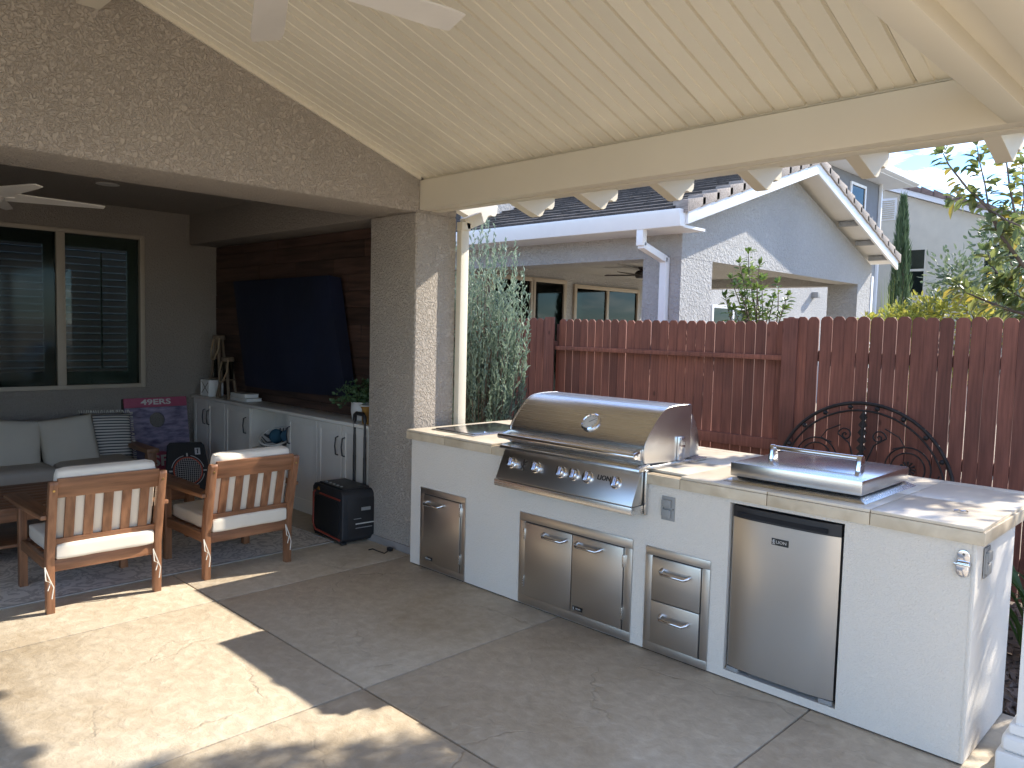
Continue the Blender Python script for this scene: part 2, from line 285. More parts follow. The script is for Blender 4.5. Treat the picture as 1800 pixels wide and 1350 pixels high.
# ------------------------------------------------------------------ mesh helpers
COL = sc.collection
WM = {}
class MB:
    def __init__(s): s.v = []; s.f = []
    def add(s, vs, fs):
        o = len(s.v); s.v += [tuple(v) for v in vs]; s.f += [tuple(i + o for i in f) for f in fs]; return s
    def box(s, x0, x1, y0, y1, z0, z1):
        return s.add([(x0, y0, z0), (x1, y0, z0), (x1, y1, z0), (x0, y1, z0), (x0, y0, z1), (x1, y0, z1), (x1, y1, z1), (x0, y1, z1)],
                     [(3, 2, 1, 0), (4, 5, 6, 7), (0, 1, 5, 4), (1, 2, 6, 5), (2, 3, 7, 6), (3, 0, 4, 7)])
    def bar(s, p, q, w, h, up=(0, 0, 1)):
        p = Vector(p); q = Vector(q); d = (q - p).normalized(); u = Vector(up)
        a = d.cross(u)
        if a.length < 1e-4: a = d.cross(Vector((0, 1, 0)))
        a.normalize(); b = a.cross(d)
        vs = []
        for c in (p, q):
            for sx, sy in ((-1, -1), (1, -1), (1, 1), (-1, 1)): vs.append(c + a * (sx * w / 2) + b * (sy * h / 2))
        return s.add(vs, [(0, 1, 2, 3), (7, 6, 5, 4), (0, 4, 5, 1), (1, 5, 6, 2), (2, 6, 7, 3), (3, 7, 4, 0)])
    def tube(s, pts, r, n=8, cap=True):
        pts = [Vector(p) for p in pts]; k = len(pts)
        rs = r if isinstance(r, (list, tuple)) else [r] * k
        vs = []; a = None
        for i, p in enumerate(pts):
            d = (pts[min(i + 1, k - 1)] - pts[max(i - 1, 0)]).normalized()
            if a is None:
                a = d.cross(Vector((0, 0, 1)))
                if a.length < .05: a = d.cross(Vector((1, 0, 0)))
            else: a = a - d * a.dot(d)
            a.normalize(); b = d.cross(a)
            for j in range(n):
                t = 2 * math.pi * j / n; vs.append(p + (a * math.cos(t) + b * math.sin(t)) * rs[i])
        fs = []
        for i in range(k - 1):
            for j in range(n):
                j2 = (j + 1) % n; fs.append((i * n + j, i * n + j2, (i + 1) * n + j2, (i + 1) * n + j))
        if cap: fs += [tuple(range(n))[::-1], tuple(range((k - 1) * n, k * n))]
        return s.add(vs, fs)
    def prism(s, poly, ax, a0, a1):
        """poly: list of 2-D points in the two other axes (cyclic order x,y,z without ax)"""
        n = len(poly); vs = []
        for a in (a0, a1):
            for (u, v) in poly:
                vs.append({0: (a, u, v), 1: (u, a, v), 2: (u, v, a)}[ax])
        fs = [tuple(range(n))[::-1], tuple(range(n, 2 * n))]
        for i in range(n):
            j = (i + 1) % n; fs.append((i, j, n + j, n + i))
        return s.add(vs, fs)
    def lathe(s, prof, c, d, n=20):
        """prof: (radius, height) along direction d from c"""
        c = Vector(c); d = Vector(d).normalized(); a = d.cross(Vector((0, 0, 1)))
        if a.length < .05: a = Vector((1, 0, 0))
        a.normalize(); b = d.cross(a); vs = []; fs = []; k = len(prof)
        for r, h in prof:
            for j in range(n):
                t = 2 * math.pi * j / n; vs.append(c + d * h + (a * math.cos(t) + b * math.sin(t)) * max(r, 1e-4))
        for i in range(k - 1):
            for j in range(n):
                j2 = (j + 1) % n; fs.append((i * n + j, i * n + j2, (i + 1) * n + j2, (i + 1) * n + j))
        fs += [tuple(range(n))[::-1], tuple(range((k - 1) * n, k * n))]
        return s.add(vs, fs)
    def mesh(s, name, mat, bev=0., smooth=0., seg=2):
        me = bpy.data.meshes.new(name); me.from_pydata(s.v, [], s.f)
        bm = bmesh.new(); bm.from_mesh(me)
        bmesh.ops.recalc_face_normals(bm, faces=bm.faces)
        if bev:
            ed = [e for e in bm.edges if len(e.link_faces) == 2 and e.calc_face_angle(0) > .5]
            bmesh.ops.bevel(bm, geom=ed, offset=bev, segments=seg, profile=.6, affect='EDGES', clamp_overlap=True)
        bm.to_mesh(me); bm.free()
        if smooth or bev:
            for p in me.polygons: p.use_smooth = True
            me.set_sharp_from_angle(angle=math.radians(smooth or 35))
        me.materials.append(mat); return me
    def raw(s, name, mat):
        me = bpy.data.meshes.new(name); me.from_pydata(s.v, [], s.f); me.materials.append(mat); return me
    def build(s, name, mat, parent=None, bev=0., smooth=0., seg=2):
        return put(name, s.mesh(name, mat, bev, smooth, seg), parent)
def put(name, me, parent=None, mw=None):
    o = bpy.data.objects.new(name, me); COL.objects.link(o)
    mw = mw.copy() if mw is not None else Matrix.Identity(4)
    if parent is not None:
        o.parent = parent; o.matrix_parent_inverse = WM[parent.name].inverted()
    o.matrix_basis = mw; WM[o.name] = mw
    return o
def tag(o, label, cat, group=None):
    o['label'] = label; o['category'] = cat
    if group: o['group'] = group
    return o
def thing(name, label, cat, loc=(0, 0, 0), group=None):
    o = bpy.data.objects.new(name, None); COL.objects.link(o); o.location = loc; o.empty_display_size = .1
    WM[o.name] = Matrix.Translation(loc)
    return tag(o, label, cat, group)
def struct(o): o['kind'] = 'structure'; return o
def stuff(o): o['kind'] = 'stuff'; return o
def copy_tree(o, parent=None):
    c = o.copy(); COL.objects.link(c); WM[c.name] = WM[o.name].copy()
    if parent: c.parent = parent
    for ch in list(o.children): copy_tree(ch, c)
    return c
def B(name, mat, parent, x0, x1, y0, y1, z0, z1, bev=.003, seg=2):
    return MB().box(x0, x1, y0, y1, z0, z1).build(name, mat, parent, bev, seg=seg)
def text(name, s, size, mw, mat, parent, ext=.001, sx=1., shear=0., bold=0.):
    cu = bpy.data.curves.new(name, 'FONT'); cu.body = s; cu.size = size; cu.extrude = ext; cu.align_x = 'CENTER'; cu.align_y = 'CENTER'; cu.shear = shear; cu.offset = bold; cu.resolution_u = 3
    t = bpy.data.objects.new(name + '_tmp', cu); COL.objects.link(t)
    bpy.context.view_layer.update()
    dg = bpy.context.evaluated_depsgraph_get()
    me = bpy.data.meshes.new_from_object(t.evaluated_get(dg)); me.name = name
    bpy.data.objects.remove(t); bpy.data.curves.remove(cu)
    me.materials.clear(); me.materials.append(mat)
    return put(name, me, parent, mw @ Matrix.Diagonal((sx, 1, 1, 1)))
def frame(o, xa, ya):
    """matrix with local x,y axes along xa, ya"""
    xa = Vector(xa).normalized(); ya = Vector(ya); ya = (ya - xa * ya.dot(xa)).normalized(); za = xa.cross(ya)
    return Matrix(((xa.x, ya.x, za.x, o[0]), (xa.y, ya.y, za.y, o[1]), (xa.z, ya.z, za.z, o[2]), (0, 0, 0, 1)))
def arc(c, r, a0, a1, n, u=(1, 0, 0), v=(0, 0, 1)):
    c = Vector(c); u = Vector(u); v = Vector(v)
    return [c + u * (r * math.cos(a0 + (a1 - a0) * i / n)) + v * (r * math.sin(a0 + (a1 - a0) * i / n)) for i in range(n + 1)]

# ------------------------------------------------------------------ ground and patio
g = MB(); g.box(-400, 400, -400, 400, -.4, -.13)
struct(g.build('ground', m_gravel))
struct(MB().box(-6, 8, .62, 3.2, -.2, -.118).build('planting_bed', m_soil))
pat = MB().box(-4.0, 6.6, -6.2, .62, -.12, -.022).build('patio', m_joint); struct(pat)
XS = [-4.0, -.146, 1.354, 2.822, 4.30, 6.6]; YS = [-6.2, -4.4, -2.85, -1.31, .62]
for i in range(5):
    for j in range(4):
        MB().box(XS[i] + .0045, XS[i + 1] - .0045, YS[j] + .0045, YS[j + 1] - .0045, -.10, 0).build('slab', m_conc, pat, .006)

# ------------------------------------------------------------------ own house
H = thing('stucco_house', 'taupe stucco house with a large open room under its gable wall', 'house', (-2, -2, 0))
WX = -.15; WI = -.70; JY = .125; HZ = 2.43; EY = .50
# front gable wall, header over the opening
g = MB()
g.prism([(-4.4, HZ), (EY, HZ), (EY, 2.9), (-1.96, 3.75), (-4.4, 2.92)], 0, WI, WX)
g.build('gable_wall', m_stucco, H, .02, seg=3)
col = MB().box(WI, WX, JY, EY, .0, HZ + .003).build('column', m_stucco, H, .02, seg=3)
MB().box(WI - .012, WX + .012, JY - .012, EY - .01, .0, .055).build('column_base', M('base_grey', (.27, .25, .235), .8, var=.1), col, .004)
MB().box(WI, WX, -4.4, -4.02, 0, HZ + .003).build('column', m_stucco, H, .02, seg=3)
# room shell
BX = -4.0
WY0, WY1, WZ0, WZ1 = -2.55, -.305, .955, 2.475
g = MB()
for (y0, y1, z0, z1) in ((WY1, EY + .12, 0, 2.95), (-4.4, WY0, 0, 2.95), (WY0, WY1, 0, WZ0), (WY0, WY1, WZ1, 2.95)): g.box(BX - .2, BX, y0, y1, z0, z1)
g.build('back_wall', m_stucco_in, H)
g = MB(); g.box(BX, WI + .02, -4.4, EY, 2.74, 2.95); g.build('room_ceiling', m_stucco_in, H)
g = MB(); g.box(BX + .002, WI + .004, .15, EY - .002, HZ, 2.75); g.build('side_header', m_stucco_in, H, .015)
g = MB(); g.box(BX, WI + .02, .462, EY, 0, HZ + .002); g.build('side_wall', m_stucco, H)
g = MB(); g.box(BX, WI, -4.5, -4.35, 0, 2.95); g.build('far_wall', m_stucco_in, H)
# plank feature wall
pw = MB().box(BX + .003, WI - .002, .452, .4615, .0, HZ - .003).build('plank_wall', m_inner, H)
z = .80; 
while z < HZ - .01:
    h = min(.14, HZ - .004 - z); x = BX + .004
    while x < WI - .01:
        l = min(ru(.55, 1.3), WI - .004 - x)
        if WI - .004 - x - l < .25: l = WI - .004 - x
        MB().box(x + .0015, x + l - .0015, .436 + ru(-.003, .003), .452, z + .0015, z + h - .0015).build('plank', m_plank, pw, .0015, seg=1)
        x += l
    z += .14
# window with shutters
wf = MB()
for (y0, y1, z0, z1) in ((WY0, WY0 + .045, WZ0, WZ1), (WY1 - .045, WY1, WZ0, WZ1), (WY0 + .045, WY1 - .045, WZ0, WZ0 + .04), (WY0 + .045, WY1 - .045, WZ1 - .04, WZ1), (-1.10, -1.025, WZ0 + .04, WZ1 - .04)):
    wf.box(BX - .12, BX + .022, y0, y1, z0, z1)
win = wf.build('window', m_sand, H, .004)
B('window_sill', m_stucco_in, win, BX - .02, BX + .035, WY0 - .03, WY1 + .03, WZ0 - .055, WZ0 - .001, .006)
B('pane', m_glass, win, BX - .035, BX - .031, -1.03, WY1 - .04, WZ0 + .03, WZ1 - .03, 0)
B('pane', m_glass_d, win, BX - .015, BX - .011, WY0 + .04, -1.095, WZ0 + .03, WZ1 - .03, 0)
for (a, b) in ((-1.02, WY1 - .05), (WY0 + .05, -1.10)):
    g = MB(); X0, X1 = BX - .11, BX - .075; z0, z1 = WZ0 + .045, WZ1 - .045
    g.box(X0, X1, a, a + .02, z0, z1); g.box(X0, X1, b - .085, b, z0, z1); g.box(X0, X1, a + .02, b - .085, z0, z0 + .12); g.box(X0, X1, a + .02, b - .085, z1 - .11, z1)
    g.build('shutter_frame', m_louver, win, .003)
    zz = z0 + .155
    while zz < z1 - .13:
        MB().bar((BX - .092, a + .015, zz), (BX - .092, b - .08, zz), .062, .008, (.20, 0, 1)).build('louver', m_louver, win, .002, seg=1)
        zz += .0665
    MB().box(BX - .062, BX - .058, (a + b) / 2 - .008, (a + b) / 2 + .008, z0 + .15, z1 - .15).build('tilt_rod', m_louver, win)
B('dark_room', m_dark, win, BX - 1.4, BX - 1.35, WY0 - .6, WY1 + .6, .3, 3, 0)
# recessed ceiling lights
p = Vector((-2.75, -1.04, 2.739))
for i, q in enumerate(((-2.75, -1.04), (-1.3, -1.0))):
    t = thing('recessed_light', ['round recessed ceiling light deep in the open room by the window', 'round recessed ceiling light just behind the stucco header'][i], 'ceiling light', (q[0], q[1], 2.74), 'recessed lights in the room ceiling')
    MB().lathe([(.085, 0), (.09, .006), (.07, .010)], (q[0], q[1], 2.741), (0, 0, -1), 24).build('trim_ring', m_fanw, t, smooth=40)
    MB().lathe([(.066, 0), (.06, .004), (.02, .006)], (q[0], q[1], 2.745), (0, 0, -1), 20).build('lens', m_white, t, smooth=40)
# downspout
d = thing('downspout', 'cream square downspout with elbow on the stucco column by the juniper', 'downspout', (-.1, .54, 0))
g = MB(); g.box(WX + .002, WX + .052, EY + .0, EY + .075, .02, 2.36); g.build('pipe', m_cream, d, .004)
g = MB(); g.bar((WX + .03, EY + .04, 2.34), (WX + .03, EY + .04, 2.40), .085, .06, (1, 0, 0)); g.bar((WX + .03, EY + .04, 2.385), (WX + .03, EY + .20, 2.45), .085, .06, (1, 0, 0)); g.build('elbow', m_cream, d, .004)
for z in (.5,): B('strap', m_cream, d, WX + .001, WX + .056, EY - .004, EY + .08, z, z + .03, .001)

# ------------------------------------------------------------------ patio cover
C = thing('patio_cover', 'cream aluminium gabled patio cover with ribbed ceiling and beams', 'patio cover', (3.4, .22, 0))
RS = .334; RY = -1.96; RX1 = 3.78
def rz(y): return 2.669 + RS * (.157 - y) if y > RY else 2.669 + RS * (.157 - (2 * RY - y))
# main beams (pairs of hollow members)
for k, (y0, y1, s) in enumerate(((.15, .235, 1), (.255, .335, 1), (2 * RY - .235, 2 * RY - .15, -1))):
    B('beam', m_cream, C, WX + .001, 3.60, y0, y1, 2.445, 2.648 + (0 if k != 1 else -.045), .006)
B('beam_cap', m_cream, C, WX + .003, 3.58, .234, .256, 2.475, 2.52, 0)
# end tie beams
for (x0, x1) in ((3.389, 3.486), (3.591, 3.695)):
    B('tie_beam', m_cream, C, x0, x1, 2 * RY - .149 if x0 > 3.5 else 2 * RY - .14, .149, 2.444, 2.655, .006)
B('tie_beam_cap', m_cream, C, 3.484, 3.593, 2 * RY - .13, .148, 2.50, 2.52, 0)
# ridge beam
B('ridge_beam', m_cream, C, WX + .002, RX1 - .02, RY - .055, RY + .055, 3.175, 3.375, .006)
# ceiling pans: each 152 mm pan with a raised rib
wpan = .1524; x = WX + .004; k = 0
SL = math.sqrt(1 + RS * RS)
prof = [(0, .014), (.004, .014), (.008, .0), (.066, .0), (.069, .006), (.078, .006), (.081, .0), (.1444, .0), (.1484, .014), (.1524, .014), (.1524, .05), (0, .05)]
def panmesh(side):
    g = MB(); y0, y1 = (RY + .0, .34) if side > 0 else (2 * RY - .34, RY - .0)
    n = len(prof); vs = []
    for y in (y0, y1):
        for (u, v) in prof: vs.append((u * .985, y, rz(y) + v))
    fs = [tuple(range(n)), tuple(range(n, 2 * n))[::-1]] + [(i, (i + 1) % n, n + (i + 1) % n, n + i) for i in range(n)]
    g.add(vs, fs); return g.mesh('ceiling_pan', m_cream_p)
pm = [panmesh(1), panmesh(-1)]
while x < RX1 - .1:
    for me in pm: put('ceiling_pan', me, C, Matrix.Translation((x, 0, 0)))
    x += wpan
for s in (1, -1):
    ys = (RY, .36) if s > 0 else (2 * RY - .36, RY)
    g = MB(); g.prism([(ys[0], rz(ys[0]) + .052), (ys[1], rz(ys[1]) + .052), (ys[1], rz(ys[1]) + .09), (ys[0], rz(ys[0]) + .09)], 0, WX + .003, RX1 + .02)
    g.build('roof_deck', m_cream, C)
    # wall flashing and end fascia along the slope
    g = MB(); g.prism([(ys[0], rz(ys[0]) - .022), (ys[1], rz(ys[1]) - .022), (ys[1], rz(ys[1]) + .05), (ys[0], rz(ys[0]) + .05)], 0, WX + .001, WX + .016); 
    if s > 0: g = MB(); g.prism([(RY, rz(RY + .001) - .022), (.148, rz(.148) - .022), (.148, rz(.148) + .05), (RY, rz(RY + .001) + .05)], 0, WX + .001, WX + .016)
    g.build('wall_flashing', m_cream, C)
    g = MB(); g.prism([(ys[0], rz(ys[0]) - .10), (ys[1], rz(ys[1]) - .10), (ys[1], rz(ys[1]) + .05), (ys[0], rz(ys[0]) + .05)], 0, RX1 - .02, RX1 + .025)
    g.build('rake_fascia', m_cream, C, .004)
# rafter tails with ogee ends under a level eave board
oge = [(.42, 2.622), (.94, 2.464), (.97, 2.463), (.995, 2.475), (1.01, 2.50), (1.025, 2.525), (1.05, 2.535), (1.08, 2.530), (1.105, 2.535), (1.125, 2.56), (1.13, 2.622)]
g = MB(); g.prism(oge, 0, -.036, .036); tm = g.mesh('rafter_tail', m_cream, .002, seg=1)
for (a, b) in ((845, 392), (945, 382), (1056, 368), (1190, 350), (1345, 332), (1535, 308), (1775, 282)):
    put('rafter_tail', tm, C, Matrix.Translation((on(a, b, 1, .96).x - .02, 0, 0)))
B('eave_board', m_cream, C, WX + .004, 3.80, .337, 1.165, 2.623, 2.655, .003)
B('closure_strip', m_cream, C, WX + .004, 3.60, .175, .336, 2.656, 2.70, 0)
# corner post with moulded base
pt = MB().box(3.563, 3.70, .10, .235, 0, 2.444).build('post', m_white, C, .006)
for (a, z0, z1, bv) in ((.05, 0, .085, .012), (.038, .086, .15, .025), (.018, .151, .19, .01)):
    MB().box(3.563 - a, 3.70 + a, .10 - a, .235 + a, z0, z1).build('post_base', m_white, pt, bv, seg=3)
MB().box(3.5, 3.64, 2 * RY - .23, 2 * RY - .10, 0, 2.444).build('post', m_white, C, .006)

# ------------------------------------------------------------------ outdoor kitchen island
I = thing('kitchen_island', 'long white stucco outdoor kitchen island with travertine tile counter', 'kitchen island', (1.7, .3, 0))
g = MB()
FX0, FX1, FZ0, FZ1 = 2.402, 2.932, .045, .846
g.box(0, .9, 0, .93, .008, .866); g.box(.9, FX0, 0, .60, .008, .866); g.box(FX1, 3.42, 0, .60, .008, .866); g.box(FX0, FX1, 0, .60, FZ1, .866); g.box(FX0, FX1, 0, .60, .008, FZ0); g.box(FX0, FX1, .56, .60, FZ0, FZ1)  # left end deepened out of view to block sun leaking past the column
g.build('body', m_island, I)
B('corner_bead', m_island, I, 3.405, 3.4225, -.0025, .012, .008, .866, .006)
B('base_gap_shade', m_joint, I, .008, 3.412, .008, .59, 0, .0075, 0)  # dark strip put in for the shadow gap under the island
core = B('counter_core', m_grout, I, -.026, 3.437, -.008, .955, .8665, .9165, 0)
XT = [-.03, .365, .809, 1.255, 1.70, 2.14, 2.591, 3.037, 3.444]; YT = [-.022, .44, .90, .972]
jw = .0018
for i in range(8):
    for j in range(3):
        x0, x1, y0, y1 = XT[i] + jw, XT[i + 1] - jw, YT[j] + jw, YT[j + 1] - jw
        if j == 0 and i in (2, 3, 4): y0 = .05 
        MB().box(x0, x1, y0, y1, .917, .930).build('tile', m_tiletop, core, .0025)
    x0, x1 = XT[i] + jw, XT[i + 1] - jw
    if i == 2: x1 = .95
    if i == 3: continue
    if i == 4: x0 = 1.945
    MB().box(x0, x1, -.022, -.009, .8655, .9155).build('tile', m_tile, core, .002)
for j in range(3):
    MB().box(3.438, 3.450, YT[j] + (.0 if j else .0) + jw, YT[j + 1] - jw, .8655, .9155).build('tile', m_tile, core, .002)
    MB().box(-.038, -.027, YT[j] + jw, YT[j + 1] - jw, .8655, .9155).build('tile', m_tile, core, .002)

def handle(parent, x0, x1, z, mat=m_chrome, y=-.008):
    """arched pull: flat bowed bar on two feet"""
    pts = [(x0, y, z + .012), (x0 + .004, y - .022, z + .006), (x0 + .016, y - .036, z)]
    pts2 = [(x1 - .016, y - .036, z), (x1 - .004, y - .022, z + .006), (x1, y, z + .012)]
    g = MB().tube(pts + pts2, [.010, .010, .0085, .0085, .010, .010], 10)
    return g.build('handle', mat, parent, smooth=60)
def badge(parent, x, z, y, wd, ht, s='LION'):
    b = B('badge', m_badge, parent, x - wd / 2, x + wd / 2, y - .002, y, z - ht / 2, z + ht / 2, 0)
    text('lettering', s, ht * .62, frame((x + wd * .08, y - .0026, z), (1, 0, 0), (0, 0, 1)), m_silver, parent, .0004, 1.15)
    # rampant-beast emblem beside the word
    e = frame((x - wd * .38, y - .0026, z), (1, 0, 0), (0, 0, 1)); k = ht * .42
    g = MB()
    for (a, b_, c, d_, wv) in ((-.2, -.9, .1, .1, .3), (.1, .1, -.1, .8, .42), (.05, .45, .6, .75, .22), (.1, .1, .6, -.1, .22), (.0, -.1, .5, -.9, .25), (-.1, -.3, -.6, .3, .16)):
        p = e @ Vector((a * k, b_ * k, 0)); q = e @ Vector((c * k, d_ * k, 0)); g.bar(p, q, wv * k, .0005, (0, -1, 0))
    g.build('emblem', m_silver, parent)
    return b
def framed(name, label, x0, x1, z0, z1, bd, doors, fmat=m_steel_d):
    t = thing(name, label, 'cabinet door' if name != 'drawer_unit' else 'drawers', ((x0 + x1) / 2, 0, z0))
    g = MB(); y0, y1 = -.007, -.0015
    g.box(x0, x1, y0, y1, z1 - bd, z1); g.box(x0, x1, y0, y1, z0, z0 + bd); g.box(x0, x0 + bd, y0, y1, z0 + bd, z1 - bd); g.box(x1 - bd, x1, y0, y1, z0 + bd, z1 - bd)
    g.build('frame', fmat, t, .0015)
    B('recess', m_inner, t, x0 + bd - .002, x1 - bd + .002, -.003, -.001, z0 + bd - .002, z1 - bd + .002, 0)
    return t
t = framed('trash_door', 'narrow stainless trash pull-out door nearest the stucco column', .113, .566, .012, .552, .04, 1)
d1 = B('door', m_steel_d, t, .157, .522, -.016, -.004, .056, .508, .003); handle(d1, .19, .36, .455, y=-.016)
badge(d1, .222, .082, -.0165, .07, .022)
for z in (.11, .42): B('hinge', m_steel, t, .520, .530, -.020, -.004, z, z + .06, .002)
t = framed('double_door', 'wide stainless double access doors under the grill', 1.049, 1.864, .012, .555, .05, 2)
for k, (a, b) in enumerate(((1.103, 1.4615), (1.4655, 1.810))):
    dd = B('door', m_steel_d, t, a, b, -.016, -.004, .066, .501, .003)
    handle(dd, *((1.255, 1.425) if k == 0 else (1.50, 1.67)), .452, y=-.016)
    if k: badge(dd, 1.516, .095, -.0165, .07, .022)
    for z in (.12, .40): B('hinge', m_steel, t, *((1.093, 1.104) if k == 0 else (1.809, 1.820)), -.021, -.004, z, z + .065, .002)
t = framed('drawer_unit', 'two stacked stainless drawers beside the small fridge', 1.947, 2.317, .010, .545, .042, 2)
for (z0, z1, hz) in ((.279, .499, .432), (.056, .275, .200)):
    dd = B('drawer', m_steel_d, t, 1.993, 2.271, -.016, -.004, z0, z1, .003); handle(dd, 2.055, 2.215, hz, y=-.016)
# fridge
F = thing('mini_fridge', 'stainless fronted mini fridge set into the white island', 'fridge', (2.67, .25, FZ0))
B('case', m_black, F, FX0 + .008, FX1 - .006, .035, .54, FZ0 + .004, FZ1 - .004, .004)
g = MB(); n = 14; x0, x1 = FX0 + .014, FX1 - .016
prof_ = [(x0, .04)] + [(x0 + (x1 - x0) * i / n, .012 - .022 * (1 - (2 * i / n - 1) ** 4)) for i in range(n + 1)] + [(x1, .04)]
g.prism(prof_, 2, FZ0 + .026, .782)
fd = g.build('door', m_steel_f, F, 0, 40)
g = MB(); g.prism([(a, b - .001) for a, b in prof_], 2, .783, FZ1 - .01); g.build('door_cap', m_black, F, 0, 40)
B('grip_recess', m_dark, F, x0 + .03, x1 - .05, -.0125, -.0105, .792, .812, 0)
for s in (x0 + .03, x1 - .03): B('foot_hinge', m_grey, F, s - .03, s + .03, .002, .03, FZ0 + .003, FZ0 + .022, .003)
badge(fd, 2.658, .710, -.0108, .078, .030)
# outlets and bottle opener
def outlet(fr, label):
    t = thing('power_outlet', label, 'outlet', fr.translation, 'outlets on the island')
    for nm, mt, (a, b, c, d_, e, f), bv in (('plate', m_grey, (-.038, .038, -.06, .06, .001, .006), .002), ('cover', m_grey, (-.027, .021, .006, .046, .006, .020), .005), ('cover', m_grey, (-.027, .021, -.046, -.004, .006, .018), .005), ('hinge', m_grey, (-.036, -.026, -.04, .04, .006, .014), .002)):
        me = MB().box(a, b, c, d_, e, f).mesh(nm, mt, bv); put(nm, me, t, fr)
    put('screw', MB().lathe([(.004, 0), (.003, .002)], (.03, 0, .006), (0, 0, 1), 8).mesh('screw', m_dsteel), t, fr)
outlet(frame((2.068, 0, .756), (1, 0, 0), (0, 0, 1)), 'grey covered outlet on the island front between grill and fridge')
outlet(frame((3.422, .135, .772), (0, 1, 0), (0, 0, 1)), 'grey covered outlet on the end face of the island')
t = thing('bottle_opener', 'small chrome wall mounted bottle opener near the island corner', 'bottle opener', (3.383, 0, .78))
fr = frame((3.380, -.001, .782), (1, 0, 0), (0, 0, 1))
pl = [(.022 * math.cos(a), .030 + .022 * math.sin(a)) for a in [math.pi * i / 12 for i in range(13)]] + [(-.022, 0), (.022, 0)]
me = MB().prism(pl, 2, 0, .006).mesh('back_plate', m_chrome, .0015); put('back_plate', me, t, fr)
pl = [(.024, .002), (-.024, .002)] + [(.022 * math.cos(a), -.028 + .022 * math.sin(a)) for a in [math.pi + math.pi * i / 12 for i in range(13)]]
g = MB(); g.prism(pl, 2, .004, .016); me = g.mesh('cap_cup', m_chrome, .004); put('cap_cup', me, t, fr)
put('lip', MB().box(-.028, .028, -.004, .004, .006, .028).mesh('lip', m_chrome, .002), t, fr)
put('screw', MB().lathe([(.005, 0), (.004, .003)], (0, .036, .006), (0, 0, 1), 10).mesh('screw', m_dsteel), t, fr)

# ------------------------------------------------------------------ grill
G = thing('built_in_grill', 'large stainless built-in gas grill with rounded hood and six knobs', 'grill', (1.43, .2, .93))
X0, X1 = .955, 1.915
hp = [(-.004, .958), (-.012, 1.03), (-.006, 1.06), (.026, 1.106), (.060, 1.142), (.10, 1.182), (.138, 1.212), (.175, 1.229), (.215, 1.238), (.30, 1.243), (.408, 1.242)]
def smoothp(p, it=2):
    for _ in range(it):
        q = [p[0]]
        for a, b in zip(p, p[1:]): q += [(a[0] * .75 + b[0] * .25, a[1] * .75 + b[1] * .25), (a[0] * .25 + b[0] * .75, a[1] * .25 + b[1] * .75)]
        p = q + [p[-1]]
    return p
hq = smoothp(hp)
g = MB(); th = .006
inn = [(y + th, z - th) for y, z in hq]
g.prism(hq + inn[::-1], 0, X0 + .004, X1 - .004)
hood = g.build('hood', m_steel, G, 0, 30)
for (a, b) in ((X0 - .004, X0 + .004), (X1 - .004, X1 + .005)):
    sp = [(y - .004, z + .003) for y, z in hq] + [(.418, 1.236), (.418, .955), (.30, .945)]
    MB().prism(sp, 0, a, b).build('side_panel', m_steel_s, G, .001, 30, seg=1)
g = MB(); g.box(X0 + .01, X1 - .01, .409, .416, .95, 1.235); g.build('hood_back', m_steel, G)
# rear heat shield
hs = [(.422, .95), (.422, 1.19), (.445, 1.178), (.48, 1.12), (.505, 1.06), (.51, .95)]
g = MB(); g.prism(hs, 0, X0 - .002, X1 + .003); g.build('heat_shield', m_steel_s, G, .002, 30)
B('firebox_rim', m_steel, G, X0 - .03, X1 + .035, .02, .55, .9315, .945, .003)
B('firebox', m_dsteel, G, X0 + .01, X1 - .01, .01, .40, .931, .957, 0)
# hinge bracket on the side
B('hinge_bracket', m_chrome, G, X1 + .006, X1 + .020, .285, .345, .948, 1.075, .004)
B('hinge_cap', m_steel, G, X1 + .021, X1 + .024, .295, .335, 1.03, 1.07, .001)
# hood handle
g = MB(); hy, hz = -.085, 1.002
g.tube([(X0 - .02, hy, hz), (X1 + .0, hy, hz)], .0155, 16); hh = g.build('hood_handle', m_chrome, G, .004, 50)
for xx in (X0 + .0, X1 - .02):
    g = MB(); g.prism([(-.008, 1.035), (-.008, .965), (-.07, .988), (-.092, .990), (-.092, 1.014), (-.07, 1.018)], 0, xx - .012, xx + .012); g.build('handle_bracket', m_chrome, hh, .004)
# thermometer
c = Vector((1.52, .045, 1.13)); nd = Vector((0, -.72, .70)).normalized()
tg = MB().lathe([(.055, -.01), (.058, .006), (.050, .012), (.046, .006)], c, nd, 32).build('thermometer', m_chrome, G, smooth=40)
MB().lathe([(.046, .004), (.045, .007), (.001, .0075)], c, nd, 28).build('dial', m_silver, tg, smooth=40)
fr = frame(c + nd * .0085, (1, 0, 0), Vector((0, .7, .72)))
g = MB(); g.bar(fr @ Vector((-.005, -.004, 0)), fr @ Vector((.026, .020, 0)), .003, .001, nd); g.build('needle', m_badge, tg)
g = MB()
for i in range(11):
    a = math.radians(220 - 26 * i); g.bar(fr @ Vector((.034 * math.cos(a), .034 * math.sin(a), 0)), fr @ Vector((.041 * math.cos(a), .041 * math.sin(a), 0)), .0022, .0006, nd)
g.build('dial_marks', m_badge, tg)
